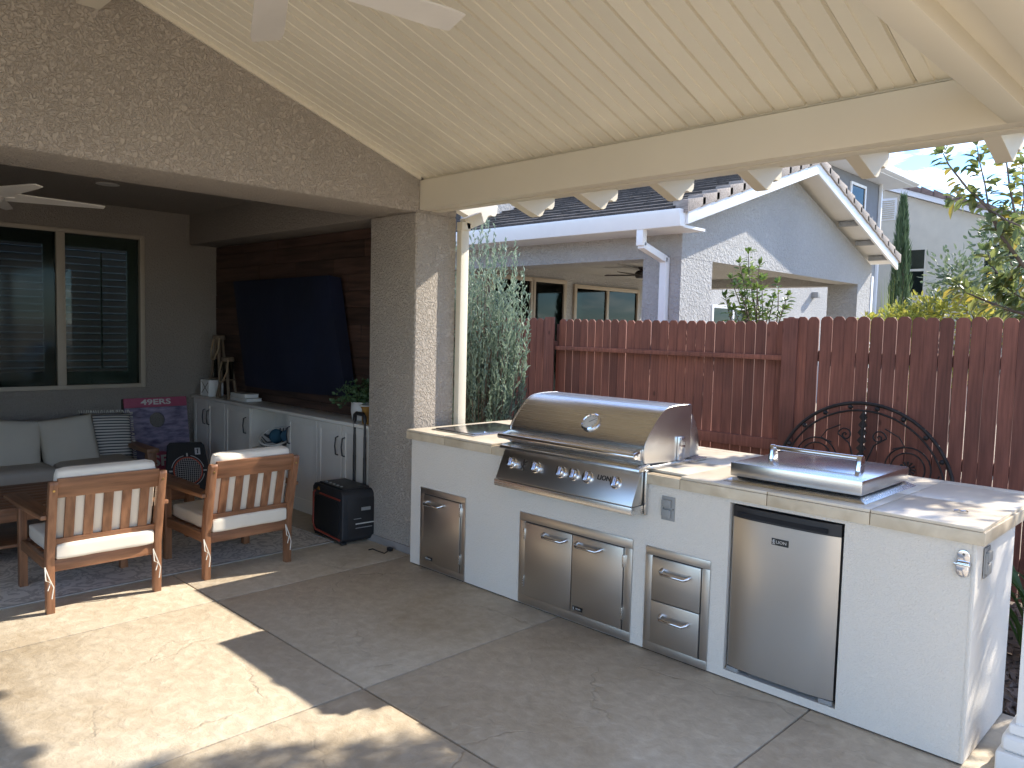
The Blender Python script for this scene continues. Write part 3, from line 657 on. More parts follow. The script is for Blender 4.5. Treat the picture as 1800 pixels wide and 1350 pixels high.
# front: drip ledge, control panel, lower trim
g = MB(); g.prism([(.02, .957), (-.058, .950), (-.074, .942), (-.078, .928), (-.068, .922), (-.02, .926), (.02, .926)], 0, X0 - .02, X1 + .02); g.build('drip_ledge', m_steel, G, .003, 40)
g = MB(); g.prism([(-.0035, .927), (-.048, .918), (-.118, .757), (-.118, .752), (-.0035, .752)], 0, X0 - .005, X1 + .012); cp = g.build('control_panel', m_steel_d, G, .004, 30)
g = MB(); g.prism([(-.0035, .7505), (-.124, .7505), (-.124, .712), (-.0035, .702)], 0, X0 - .012, X1 + .016); g.build('lower_trim', m_steel, G, .003, 30)
B('side_strip', m_steel_s, G, X1 + .018, X1 + .030, -.02, -.002, .70, .93, .002)
nd = Vector((0, -.161, .070)).normalized()  # panel normal
def onpan(x, z): return Vector((x, -.048 - .07 * (.918 - z) / .161, z))
for i, x in enumerate((1.045, 1.235, 1.424, 1.518, 1.612, 1.798)):
    c = onpan(x, .852)
    k = MB().lathe([(.034, 0), (.034, .004), (.031, .006), (.030, .004)], c, nd, 28).build('knob', m_chrome, G, smooth=40)
    MB().lathe([(.0265, .004), (.026, .024), (.022, .028), (.001, .0285)], c, nd, 24).build('knob_cap', m_chrome, k, smooth=40)
    fr = frame(c + nd * .028, (1, 0, 0), Vector((0, .07, .161)))
    me = MB().box(-.007, .007, -.025, .025, 0, .014).mesh('grip', m_bluewhite, .004); put('grip', me, k, fr)
# raised beast emblem and word on the panel
fr = frame(onpan(1.135, .85) + nd * .001, (1, 0, 0), Vector((0, .07, .161))); g = MB()
for (a, b_, c_, d_, wv) in ((-.010, -.030, .004, .004, .012), (.004, .002, -.004, .024, .016), (.0, .016, .022, .026, .008), (.002, .006, .022, .0, .008), (.0, -.006, .018, -.030, .009), (-.006, -.012, -.022, .010, .006), (-.008, .026, .004, .034, .012)):
    g.bar(fr @ Vector((a, b_, 0)), fr @ Vector((c_, d_, 0)), wv, .003, nd)
g.build('emblem', m_dsteel, G, .001, seg=1)
text('lettering', 'LION', .036, frame(onpan(1.715, .862) + nd * .0015, (1, 0, 0), Vector((0, .07, .161))), m_badge, G, .001, 1.05, 0, .0008)

# side burner cover
S = thing('side_burner', 'low rectangular stainless side burner with bar handle on its lid', 'side burner', (2.66, .36, .93))
g = MB(); a0, a1, b0, b1 = 2.325, 2.99, .055, .70
g.add([(a0, b0, .9305), (a1, b0, .9305), (a1, b1, .9305), (a0, b1, .9305), (a0 + .035, b0 + .035, .949), (a1 - .035, b0 + .035, .949), (a1 - .035, b1 - .035, .949), (a0 + .035, b1 - .035, .949)],
      [(3, 2, 1, 0), (4, 5, 6, 7), (0, 1, 5, 4), (1, 2, 6, 5), (2, 3, 7, 6), (3, 0, 4, 7)])
g.build('flange', m_steel, S, .002)
B('gap', m_dark, S, 2.375, 2.945, .105, .645, .949, .957, 0)
lid = B('lid', m_lid, S, 2.350, 2.962, .083, .665, .957, 1.021, .004)
g = MB(); g.tube([(2.445, .345, 1.078), (2.845, .345, 1.078)], .0115, 14); hb = g.build('lid_handle', m_chrome, lid, .002, 50)
for xx in (2.435, 2.855):
    MB().prism([(.31, 1.0215), (.38, 1.0215), (.366, 1.085), (.355, 1.093), (.335, 1.093), (.324, 1.085)], 0, xx - .011, xx + .011).build('handle_post', m_chrome, hb, .004)
# drop-in cover at the left
S = thing('sink_cover', 'flat stainless drop-in cover on the counter beside the column', 'sink cover', (.27, .4, .93))
B('rim', m_steel, S, .085, .515, .10, .70, .9305, .9365, .002)
lidp = B('plate', M('polished_steel', (.66, .60, .60), .16, 1., var=.03), S, .100, .500, .125, .685, .937, .942, .002)  # pinkish base colour stands in for the fence's reflection
for yy in (.24, .56): MB().lathe([(.012, 0), (.011, .006), (.004, .008)], (.47, yy, .942), (0, 0, 1), 12).build('knob', m_chrome, lidp, smooth=40)
# tiny screw hook left on the counter
kq = on(1690, 900, 2, .932)
t = thing('metal_clip', 'tiny bent metal clip lying on the bare end of the counter', 'clip', kq)
g = MB(); g.tube([kq + Vector(v) for v in ((-.028, 0, .003), (-.012, .006, .005), (0, -.004, .005), (.014, .006, .006), (.026, -.002, .003))], .0035, 6); g.build('wire', m_chrome, t, smooth=50)

# ------------------------------------------------------------------ soft shapes
def cushion(a, b, c, n=14, p=.32, dimple=0.):
    """rounded box-like pillow, half sizes a,b (plane) and c (thickness); returns MB in local coords (x,y plane, z thick)"""
    g = MB(); idx = {}
    for s in (1, -1):
        for i in range(n + 1):
            for j in range(n + 1):
                u = -1 + 2 * i / n; v = -1 + 2 * j / n
                e = max(0, (1 - u * u)) ** p * max(0, (1 - v * v)) ** p
                edge = i in (0, n) or j in (0, n)
                k = (i, j, 0 if edge else s)
                if k in idx: continue
                pin = 1 - .045 * (1 - abs(u) ** 2) * (abs(v) > .99) ; pin2 = 1 - .045 * (1 - abs(v) ** 2) * (abs(u) > .99)
                idx[k] = len(g.v); g.v.append((a * u * pin2, b * v * pin, 0 if edge else s * c * e * (1 - dimple * math.exp(-((u * u + v * v) * 5)))))
    for s in (1, -1):
        for i in range(n):
            for j in range(n):
                q = []
                for (di, dj) in ((0, 0), (1, 0), (1, 1), (0, 1)):
                    ii, jj = i + di, j + dj
                    q.append(idx[(ii, jj, 0 if (ii in (0, n) or jj in (0, n)) else s)])
                g.f.append(tuple(q) if s > 0 else tuple(q[::-1]))
    return g
def slabcush(a, b, c, r=.03, puff=.012, n=10):
    """box cushion with rounded edges and a soft crown"""
    bm = bmesh.new(); bmesh.ops.create_cube(bm, size=2)
    bmesh.ops.subdivide_edges(bm, edges=bm.edges, cuts=n, use_grid_fill=True)
    for v in bm.verts:
        x, y, z = v.co; k = max(0, 1 - x * x) ** .5 * max(0, 1 - y * y) ** .5
        sx = math.copysign(abs(x) ** 1, x) * a; sy = y * b; sz = z * (c + puff * k)
        ex = max(0, abs(sx) - (a - r)); ey = max(0, abs(sy) - (b - r)); ez = max(0, abs(sz) - (c + puff * k - r))
        l = math.sqrt(ex * ex + ey * ey + ez * ez)
        if l > r:
            f = r / l
            sx = math.copysign(min(abs(sx), a - r) + ex * f, sx) if ex > 0 else sx
            sy = math.copysign(min(abs(sy), b - r) + ey * f, sy) if ey > 0 else sy
            sz = math.copysign((abs(sz) - ez) + ez * f, sz) if ez > 0 else sz
        w_ = .0018 * math.sin(9 * x + 4 * y) * math.sin(7 * y - 3 * z)
        v.co = (sx, sy, sz + w_)
    g = MB(); bm.verts.index_update(); g.v = [tuple(v.co) for v in bm.verts]; g.f = [tuple(v.index for v in f.verts) for f in bm.faces]; bm.free()
    return g

# ------------------------------------------------------------------ armchairs
def make_chair():
    t = thing('armchair', '', 'armchair', (0, 0, 0), 'slat-back armchairs')
    LX = .10 / .43
    def bx(z): return max(0, (z - .33)) * LX
    hw = .285
    for s in (-1, 1):
        y = s * hw; g = MB()
        pf = [(-.022, 0), (.020, 0), (.027, .30), (.030 + bx(.42), .42), (.024 + bx(.735), .735), (.016 + bx(.748), .750), (-.016 + bx(.748), .750), (-.024 + bx(.735), .735), (-.030 + bx(.42), .42), (-.028, .30)]
        g.prism(pf, 1, y - .021, y + .021); g.build('rear_leg', m_acacia_v, t, .004)
        g = MB(); g.box(-.605, -.555, y - .022, y + .022, 0, .535); g.build('front_leg', m_acacia_v, t, .004)
        g = MB(); ya = y + s * .018
        pl = [(-.66, ya - .045), (-.66, ya + .045), (-.30, ya + .050), (-.05, ya + .030), (.045, ya + .024), (.045, ya - .0), (.0, ya - .030), (-.3, ya - .045)]
        pl = [(-.67, ya - .048), (-.67, ya + .048), (-.30, ya + .048), (.055, y + s * .0215 + .022 + (0 if s > 0 else -.0)), (.055, y + s * .0215 - .022 + 0), (-.3, ya - .048)]
        if s > 0: pl = [(-.67, y - .04), (-.67, y + .075), (-.30, y + .07), (.055, y + .052), (.055, y + .0215), (-.03, y + .0215), (-.06, y - .03)]
        else: pl = [(-.67, y + .04), (-.67, y - .075), (-.30, y - .07), (.055, y - .052), (.055, y - .0215), (-.03, y - .0215), (-.06, y + .03)]
        g.prism(pl, 2, .536, .560); g.build('armrest', m_acacia_x, t, .005)
        g = MB(); g.box(-.556, -.027, y - .014, y + .014, .235, .295); g.build('side_rail', m_acacia_x, t, .003)
    g = MB(); g.box(-.008, .016, -hw + .02, hw - .02, .232, .298); g.build('seat_rail', m_acacia_y, t, .003)
    g = MB(); g.box(-.59, -.566, -hw + .02, hw - .02, .232, .298); g.build('front_rail', m_acacia_y, t, .003)
    for i in range(6):
        xx = -.52 + .09 * i; MB().box(xx - .03, xx + .03, -hw + .0145, hw - .0145, .262, .279).build('seat_slat', m_acacia_y, t, .002, seg=1)
    g = MB(); g.prism([(bx(.655) - .013, .655), (bx(.655) + .013, .655), (bx(.765) + .013, .762), (bx(.765) + .004, .768), (bx(.765) - .013, .766)], 1, -hw - .021 + .0, hw + .021)
    # rail sits between the posts, its ends capped over them
    g = MB(); g.prism([(bx(.655) - .014, .655), (bx(.655) + .014, .655), (bx(.765) + .014, .765), (bx(.765) - .014, .765)], 1, -hw + .0205, hw - .0205); g.build('top_rail', m_acacia_y, t, .004)
    for s in (-1, 1): MB().lathe([(.007, 0), (.006, .003)], (bx(.70) + .025, s * hw, .70), (1, 0, -.2), 8).build('bolt', m_brass, t)
    g = MB(); g.prism([(bx(.375) - .013, .375), (bx(.375) + .013, .375), (bx(.415) + .013, .418), (bx(.415) - .013, .418)], 1, -hw + .0205, hw - .0205); g.build('lower_rail', m_acacia_y, t, .003)
    for i in range(5):
        y = (i - 2) * .0975
        MB().prism([(bx(.417) - .008, .417), (bx(.417) + .008, .417), (bx(.657) + .008, .657), (bx(.657) - .008, .657)], 1, y - .025, y + .025).build('back_slat', m_acacia_v, t, .002, seg=1)
    # cushions
    fr = Matrix.Translation((-.255, 0, .345)); put('seat_cushion', slabcush(.30, .262, .048, .022, .006).mesh('seat_cushion', m_cush, smooth=60), t, fr)
    ca = math.atan(LX); ce = Vector((bx(.60) - .066, 0, .598))
    fr = frame(ce, (0, 1, 0), (math.sin(ca), 0, math.cos(ca)))
    put('back_cushion', slabcush(.262, .215, .045, .03, .010).mesh('back_cushion', m_cush, smooth=60), t, fr)
    # ties
    for s in (-1, 1):
        for q in (0, 1):
            k = [Vector((.03, s * (hw + (.03 if s < 0 else -.03)), .27)), Vector((.045, s * hw - .01 - .02 * q, .20)), Vector((.03, s * hw + .012 - .015 * q, .15 + .03 * q)), Vector((.04, s * hw + .0 - .02 * q, .09 + .05 * q))]
            MB().tube(k, .0035, 5).build('tie', m_tie, t, smooth=60)
    return t
c1 = make_chair(); c2 = copy_tree(c1)
c1.location = (-.545, -1.783, 0); c1.rotation_euler.z = math.radians(-.5); c1['label'] = 'slatted wood armchair with ivory cushions in front of the sofa, half on the sunlit slab'
c2.location = (-.560, -.905, 0); c2.rotation_euler.z = math.radians(1.5); c2['label'] = 'slatted wood armchair with ivory cushions next to the black rolling speaker'

# ------------------------------------------------------------------ rug, coffee table, sofa
r = thing('area_rug', 'pale patterned area rug under the armchairs', 'rug', (-2, -1.4, 0))
B('pile', m_rug, r, -3.05, -.79, -3.2, -.13, .001, .008, .002)
for (a, b, c_, d_) in ((-.79, -.775, -3.215, -.115), (-3.065, -3.05, -3.215, -.115), (-3.05, -.79, -.13, -.115), (-3.05, -.79, -3.215, -3.2)): B('binding', m_bind, r, a, b, c_, d_, .001, .011, .003)
t = thing('coffee_table', 'low slatted wood coffee table between sofa and armchairs', 'coffee table', (-1.95, -1.55, 0))
for i in range(8):
    x = -2.36 + i * .102; B('top_slat', m_acacia_y, t, x, x + .098, -2.3, -.80, .375, .40, .003)
for x in (-2.33, -1.60):
    for y in (-2.24, -.86): B('leg', m_acacia_v, t, x - .03, x + .03, y - .03, y + .03, .008, .374, .004)
for x in (-2.33, -1.60): B('apron', m_acacia_y, t, x - .012, x + .012, -2.21, -.89, .30, .374, .003)
for y in (-2.24, -.86): B('apron', m_acacia_x, t, -2.30, -1.63, y - .012, y + .012, .30, .374, .003)
B('lower_shelf', m_acacia_y, t, -2.30, -1.63, -2.2, -.9, .12, .14, .003)
S = thing('outdoor_sofa', 'wood framed outdoor sofa with sand cushions beneath the window', 'sofa', (-3.5, -1.7, 0))
B('seat_base', m_acacia_y, S, -3.86, -3.06, -2.9, -.60, .14, .20, .004)
for y in (-2.88, -.66, -1.8):
    for x in (-3.82, -3.12): B('leg', m_acacia_v, S, x - .03, x + .03, y - .03, y + .03, .008 if x > -3.1 else .0, .14, .004)
for y in (-2.98, -.585):
    B('arm', m_acacia_x, S, -3.86, -3.04, y - .055, y + .055, .425, .465, .006)
    for x in (-3.80, -3.10): B('arm_post', m_acacia_v, S, x - .035, x + .035, y - .04, y + .04, .0, .4245, .004)
B('back_rail', m_acacia_y, S, -3.93, -3.88, -3.0, -.57, .30, .56, .004)
for k, (y0, y1) in enumerate(((-1.32, -.66), (-2.04, -1.33), (-2.85, -2.05))):
    put('seat_cushion', slabcush(.40, (y1 - y0) / 2 - .004, .085, .04, .012).mesh('seat_cushion', m_sofa, smooth=60), S, Matrix.Translation((-3.44, (y0 + y1) / 2, .285)))
    fr = frame((-3.76, (y0 + y1) / 2, .50), (0, 1, 0), (-.16, 0, 1)); put('back_cushion', slabcush((y1 - y0) / 2 - .004, .185, .085, .06, .02).mesh('back_cushion', m_sofa, smooth=60), S, fr)
# throw pillows
for lab, mt, c_, tilt, roll, a, yaw in (
    ('plain linen throw pillow leaning against the striped pillow', m_sofa2, (-3.46, -1.16, .53), .33, .10, .235, .04),
    ('plain linen throw pillow at the middle of the sofa', m_sofa2, (-3.47, -1.60, .53), .30, -.12, .235, -.06),
    ('black and cream striped throw pillow by the sofa arm', m_stripe, (-3.58, -.80, .535), .30, -.05, .225, -.10),
    ('black and cream striped throw pillow partly behind a linen pillow', m_stripe, (-3.55, -1.93, .53), .30, .10, .225, .12)):
    fr = frame(c_, (yaw, 1, 0), (-tilt, 0, 1)) @ Matrix.Rotation(roll, 4, 'Z')
    t = thing('throw_pillow', lab, 'pillow', c_, 'throw pillows on the sofa')
    # stripe texture runs in the pillow's own z: build in a turned local frame
    me = cushion(a, a, .085, dimple=.1)
    me.v = [(x, -z, y) for x, y, z in me.v]
    fr2 = fr @ Matrix(((1, 0, 0, 0), (0, 0, 1, 0), (0, -1, 0, 0), (0, 0, 0, 1)))
    put('cover', me.mesh('cover', mt, smooth=80), t, fr2)
    if mt is m_stripe:
        g = MB()
        for i in range(26):
            u = -a + 2 * a * i / 25
            for (x, y, dx, dy) in ((u, a, ru(-.01, .01), .028), (a, u, .028, ru(-.01, .01))):
                g.tube([(x, 0, y), (x + dx, ru(-.006, .006), y + dy)], .004, 4)
        put('fringe', g.mesh('fringe', m_tie), t, fr2)

# ------------------------------------------------------------------ cornhole board and chipping net
t = thing('cornhole_board', 'faded indigo cornhole board with pink header and round hole', 'cornhole board', (-3.9, -.2, 0))
y0, y1 = -.535, .085
def bp(u, v): return Vector((-3.955 + .15 * (1 - v / .86), u, .01 + v * .985))   # leaning plane
fr = frame(bp((y0 + y1) / 2, 0), (0, 1, 0), bp(0, 1) - bp(0, 0))
W_ = (y1 - y0) / 2; Hh = .85
hc = (0.0, .62); R_ = .076
def holed(x0, x1, z0, z1, mat, name):
    g = MB(); n = 40; vs = []
    def edge(a):
        dx, dz = math.cos(a), math.sin(a); k = min(((x1 if dx > 0 else x0) - hc[0]) / dx if abs(dx) > 1e-6 else 9, ((z1 if dz > 0 else z0) - hc[1]) / dz if abs(dz) > 1e-6 else 9); return (hc[0] + dx * k, hc[1] + dz * k)
    angs = sorted(set([2 * math.pi * i / n for i in range(n)] + [math.atan2(zz - hc[1], xx - hc[0]) % (2 * math.pi) for xx in (x0, x1) for zz in (z0, z1)])); m = len(angs)
    for zt in (0, .018):
        for a in angs: vs.append((hc[0] + R_ * math.cos(a), hc[1] + R_ * math.sin(a), zt))
        for a in angs: vs.append((*edge(a), zt))
    fs = []
    for i in range(m):
        j = (i + 1) % m
        fs += [(i, j, m + j, m + i), (2 * m + i, 3 * m + i, 3 * m + j, 2 * m + j), (i, 2 * m + i, 2 * m + j, j), (m + i, m + j, 3 * m + j, 3 * m + i)]
    g.add(vs, fs); return put(name, g.mesh(name, mat), t, fr)
holed(-W_, W_, 0, .752, m_board, 'board')
put('header_band', MB().box(-W_, W_, .754, Hh, 0, .019).mesh('header_band', m_boardred, .002), t, fr)
put('side_frame', MB().box(-W_, -W_ + .02, .0, Hh, -.06, -.001).box(W_ - .02, W_, .0, Hh, -.06, -.001).box(-W_ + .02, W_ - .02, Hh - .02, Hh, -.06, -.001).mesh('side_frame', m_badge), t, fr)
text('lettering', '49ERS', .075, fr @ Matrix.Translation((0, .803, .0195)), m_silver, t, .0006, 1.55, 0, .002)
ov = [(.155 * math.cos(a), .20 + .10 * math.sin(a)) for a in [2 * math.pi * i / 32 for i in range(32)]]
put('oval_logo', MB().prism(ov, 2, .0185, .0195).mesh('oval_logo', m_boardred), t, fr)
text('logo_letters', 'SF', .15, fr @ Matrix.Translation((0, .20, .0200)), m_silver, t, .0005, 1.2, 0, .004)

t = thing('chipping_net', 'black golf chipping target with orange ring and white net', 'golf net', (-3.1, -.28, 0))
fr = frame((-2.93, -.30, .035), (.10, 1, -.05), (-.42, 0, 1))
q = [(-.20, 0), (.21, 0), (.215, .03), (.16, .46), (.14, .485), (-.145, .485), (-.165, .46), (-.215, .03)]
put('panel', MB().prism(q, 2, -.004, .004).mesh('panel', m_badge), t, fr)
pts = [Vector((x, y, .004)) for x, y in q]; put('frame', MB().tube(pts + [pts[0]], .008, 8).mesh('frame', m_black, smooth=60), t, fr)
cc = (0, .215)
put('ring', MB().tube([Vector((.128 * math.cos(a), cc[1] + .128 * math.sin(a), .010)) for a in [2 * math.pi * i / 36 for i in range(37)]], .006, 6).mesh('ring', m_redring, smooth=60), t, fr)
for k in range(4):
    a0 = k * math.pi / 2 + .22; put('white_arc', MB().tube([Vector((.148 * math.cos(a), cc[1] + .148 * math.sin(a), .008)) for a in [a0 + (math.pi / 2 - .44) * i / 10 for i in range(11)]], .0035, 5).mesh('white_arc', m_net), t, fr)
    a = k * math.pi / 2; put('tab', MB().box(-.006, .006, .14, .17, .005, .014).mesh('tab', m_silver, .001), t, fr @ Matrix.Translation((0, cc[1], 0)) @ Matrix.Rotation(a, 4, 'Z'))
g = MB()
for i in range(-6, 7):
    w2 = .124 * math.sqrt(max(0, 1 - (i / 6.6) ** 2))
    for s in (0, 1):
        pp = []
        for j in range(9):
            f = -1 + 2 * j / 8; x, y = (i * .0188, f * w2) if s else (f * w2, i * .0188)
            pp.append(Vector((x, cc[1] + y, .012 + .03 * (1 - (x * x + y * y) / .0154))))
        g.tube(pp, .0016, 4)
put('net', g.mesh('net', m_net), t, fr)
put('emblem_tile', MB().box(.075, .125, .37, .435, .005, .0065).mesh('emblem_tile', m_net, .002), t, fr)
g = MB()
for (a, b, c_, d_, wv) in ((.096, .380, .100, .402, .008), (.104, .380, .100, .402, .006), (.100, .400, .101, .418, .010), (.101, .416, .112, .426, .004), (.101, .414, .088, .424, .004), (.088, .424, .084, .412, .003), (.100, .421, .100, .428, .009)): g.bar((a, b, .0072), (c_, d_, .0072), wv, .001, (0, 0, 1))
put('golfer_figure', g.mesh('golfer_figure', m_badge), t, fr)
for s in (-1, 1): put('prop_leg', MB().tube([Vector((s * .14, .46, -.004)), Vector((s * .15, -.03, -.26))], .005, 6).mesh('prop_leg', m_black), t, fr)

# ------------------------------------------------------------------ media cabinet and what stands on it
K = thing('media_cabinet', 'long white media cabinet with black bar pulls below the covered television', 'cabinet', (-2.3, .3, 0))
cx0, cx1, cy, ct = -3.93, -.715, .162, .865
B('toe_kick', m_wcab, K, cx0 + .01, cx1, cy + .04, .43, .0, .07, 0)
B('countertop', m_wcab, K, cx0 - .012, cx1, cy - .02, .434, ct - .028, ct, .004)
dv = [cx0, -3.42, -3.17, -2.67, -1.99, -1.487, -1.0, cx1]
g = MB(); g.box(cx0, -2.67, cy + .02, .432, .07, ct - .028); g.box(-1.99, cx1, cy + .02, .432, .07, ct - .028); g.box(-2.67, -1.99, .41, .432, .07, ct - .028); g.box(-2.67, -1.99, cy + .02, .41, .07, .09)
g.build('carcass', m_wcab, K)
B('shelf', m_wcab, K, -2.668, -1.992, cy + .02, .41, .445, .465, .002)
def cdoor(x0, x1, hx):
    z0, z1 = .075, ct - .034
    d = B('door', m_wcab, K, x0 + .002, x1 - .002, cy + .006, cy + .0195, z0, z1, .002)
    g = MB(); s = .055
    g.box(x0 + .002, x0 + s, cy - .001, cy + .0065, z0, z1); g.box(x1 - s, x1 - .002, cy - .001, cy + .0065, z0, z1); g.box(x0 + s, x1 - s, cy - .001, cy + .0065, z1 - s, z1); g.box(x0 + s, x1 - s, cy - .001, cy + .0065, z0, z0 + s)
    g.build('rail', m_wcab, d, .0015, seg=1)
    MB().tube([(hx, cy - .001, .735), (hx, cy - .024, .728), (hx, cy - .032, .66), (hx, cy - .024, .592), (hx, cy - .001, .585)], .006, 8).build('handle', m_black, d, smooth=60)
cdoor(cx0, -3.60, -3.645); cdoor(-3.595, -3.20, -3.55); cdoor(-3.195, -2.675, -2.75); cdoor(-1.985, -1.487, -1.93); cdoor(-1.483, -1.12, -1.165); cdoor(-1.115, cx1, -1.07)
# basket and yarn balls on the open shelf
t = thing('rope_basket', 'striped cotton rope basket tilted on the open cabinet shelf', 'basket', (-2.3, .25, .466))
fr = Matrix.Translation((-2.28, .265, .475)) @ Matrix.Rotation(math.radians(14), 4, 'Y') @ Matrix.Rotation(math.radians(22), 4, 'X')
put('bowl', MB().lathe([(.07, 0), (.10, .01), (.135, .06), (.155, .12), (.158, .15), (.148, .15), (.13, .07), (.09, .02), (.01, .018)], (0, 0, 0), (0, 0, 1), 28).mesh('bowl', m_basket, smooth=60), t, fr)
put('rim', MB().tube([Vector((.154 * math.cos(a), .154 * math.sin(a), .15)) for a in [2 * math.pi * i / 30 for i in range(31)]], .009, 8).mesh('rim', m_basketw, smooth=60), t, fr)
def ball(name, label, cat, c, r, mt, group):
    g = MB(); n = 12; pr = [(r * math.sin(math.pi * i / n), -r * math.cos(math.pi * i / n)) for i in range(n + 1)]
    g.lathe(pr, c, (0, 0, 1), 20); o = g.build(name, mt, None, smooth=80)
    tag(o, label, cat, group); return o
ball('toy_ball', 'dark teal ball in the rope basket, at its back', 'ball', (-2.31, .24, .60), .066, m_teal, 'balls in the basket')
ball('toy_ball', 'slate blue ball in the rope basket, beside the cabinet door', 'ball', (-2.17, .27, .615), .058, M('slate_yarn', (.06, .15, .22), .9, bump=.6, bs=60, dist=.004), 'balls in the basket')
# lanterns: turned wooden top on three splayed legs, with rope handle
def lantern(label, x, y, z1, w_):
    t = thing('wood_lantern', label, 'lantern', (x, y, ct), 'wooden lanterns on the cabinet')
    MB().lathe([(.06, 0), (.062, .01), (.06, .04), (.045, .045)], (x, y, z1 - .045), (0, 0, 1), 18).build('cap', m_lantern, t, smooth=40)
    for a in (3.6, 5.6, 1.55):
        ex, ey = x + w_ * math.cos(a), min(.40, y + .5 * w_ * math.sin(a))
        MB().tube([(x + .03 * math.cos(a), y + .03 * math.sin(a), z1 - .04), (ex, ey, ct + .002)], [.017, .014], 8).build('leg', m_lantern, t, smooth=60)
    g = MB(); g.lathe([(.05, 0), (.052, .004), (.052, .18), (.05, .184)], (x, y, ct + .20), (0, 0, 1), 18); g.build('glass_cylinder', m_glass_d, t, smooth=40)
    MB().lathe([(.075, 0), (.08, .005), (.075, .012)], (x, y, ct + .185), (0, 0, 1), 18).build('tray', m_lantern, t, smooth=40)
    MB().tube([(x - .06, y - .03, z1 - .04), (x - .085, y - .05, z1 - .16), (x - .03, y - .07, z1 - .25), (x + .03, y - .07, z1 - .25), (x + .09, y - .05, z1 - .14), (x + .07, y - .03, z1 - .03)], .009, 8).build('rope_handle', m_rope, t, smooth=60)
lantern('taller weathered wood lantern in the corner behind the white box', -3.62, .30, 1.50, .19)
lantern('shorter weathered wood lantern with rope handle beside the books', -3.34, .26, 1.285, .18)
t = thing('white_box', 'small white wooden box with a crossed front on the cabinet', 'box', (-3.70, .24, ct))
bx0, bx1, by = -3.80, -3.60, .185
B('box_body', m_white, t, bx0, bx1, by, by + .15, ct + .001, ct + .17, .003)
g = MB()
for (a, b, c_, d_) in ((bx0 + .02, .03, bx1 - .02, .15), (bx0 + .02, .15, bx1 - .02, .03)): g.bar((a, by - .001, ct + b), (c_, by - .001, ct + d_), .003, .006, (0, 0, 1))
g.build('cross', m_lantern, t)
g = MB(); z0, z1 = ct + .003, ct + .168
g.box(bx0 + .002, bx0 + .018, by - .006, by, z0, z1); g.box(bx1 - .018, bx1 - .002, by - .006, by, z0, z1); g.box(bx0 + .018, bx1 - .018, by - .006, by, z1 - .016, z1); g.box(bx0 + .018, bx1 - .018, by - .006, by, z0, z0 + .016); g.build('front_frame', m_white, t, .001, seg=1)
for k, (lab, x0, x1, y0, y1, z0, z1) in enumerate((('lower white book lying on the media cabinet', -3.22, -2.86, .22, .38, ct + .001, ct + .035), ('upper white book of the pair on the media cabinet', -3.20, -2.90, .225, .37, ct + .036, ct + .075))):
    t = thing('book', lab, 'book', ((x0 + x1) / 2, .3, z0), 'books on the cabinet')
    B('pages', m_white, t, x0 + .004, x1 - .004, y0 + .004, y1 - .004, z0 + .004, z1 - .004, 0); B('cover', m_paper, t, x0, x1, y0, y1, z1 - .004, z1, .001); B('cover', m_paper, t, x0, x1, y0, y1, z0, z0 + .004, .001); B('spine', m_paper, t, x0, x1, y0 - .003, y0 + .002, z0, z1, .001)
# covered television
t = thing('covered_television', 'wall mounted television under a dark navy fabric cover', 'television', (-2.7, .4, 1))
A = [on(410, 495, 1, .30), on(577, 484, 1, .28), on(608, 697, 1, .30), on(430, 678, 1, .31)]
g = MB(); nx, ny = 24, 18; vs = []
for j in range(ny + 1):
    for i in range(nx + 1):
        u, v = i / nx, j / ny
        p = (A[0] * (1 - u) + A[1] * u) * (1 - v) + (A[3] * (1 - u) + A[2] * u) * v
        p.y += .008 * math.sin(11 * u + 2 * v) * v + .012 * math.exp(-((u - .47) / .06) ** 2) * v - .02 * (1 - (2 * u - 1) ** 8) * (1 - (2 * v - 1) ** 8)
        p.z += -.012 * math.sin(u * math.pi) * (v > .98)
        vs.append(p)
n0 = len(vs); rim = [i for i in range(nx + 1)] + [(nx + 1) * j + nx for j in range(1, ny + 1)] + [(nx + 1) * ny + i for i in range(nx - 1, -1, -1)] + [(nx + 1) * j for j in range(ny - 1, 0, -1)]
fs = [(j * (nx + 1) + i, j * (nx + 1) + i + 1, (j + 1) * (nx + 1) + i + 1, (j + 1) * (nx + 1) + i) for j in range(ny) for i in range(nx)]
cen = sum(A, Vector()) / 4
for k in rim: q = vs[k]; vs.append(Vector((q.x + (.01 if q.x > cen.x else .01), .395, q.z - .01)))
for a in range(len(rim)): b = (a + 1) % len(rim); fs.append((rim[a], n0 + a, n0 + b, rim[b]))
g.add(vs, fs); g.build('cover', m_navy, t, 0, 50)
B('wall_bracket', m_black, t, -2.95, -2.45, .385, .434, 1.4, 1.7, .004)
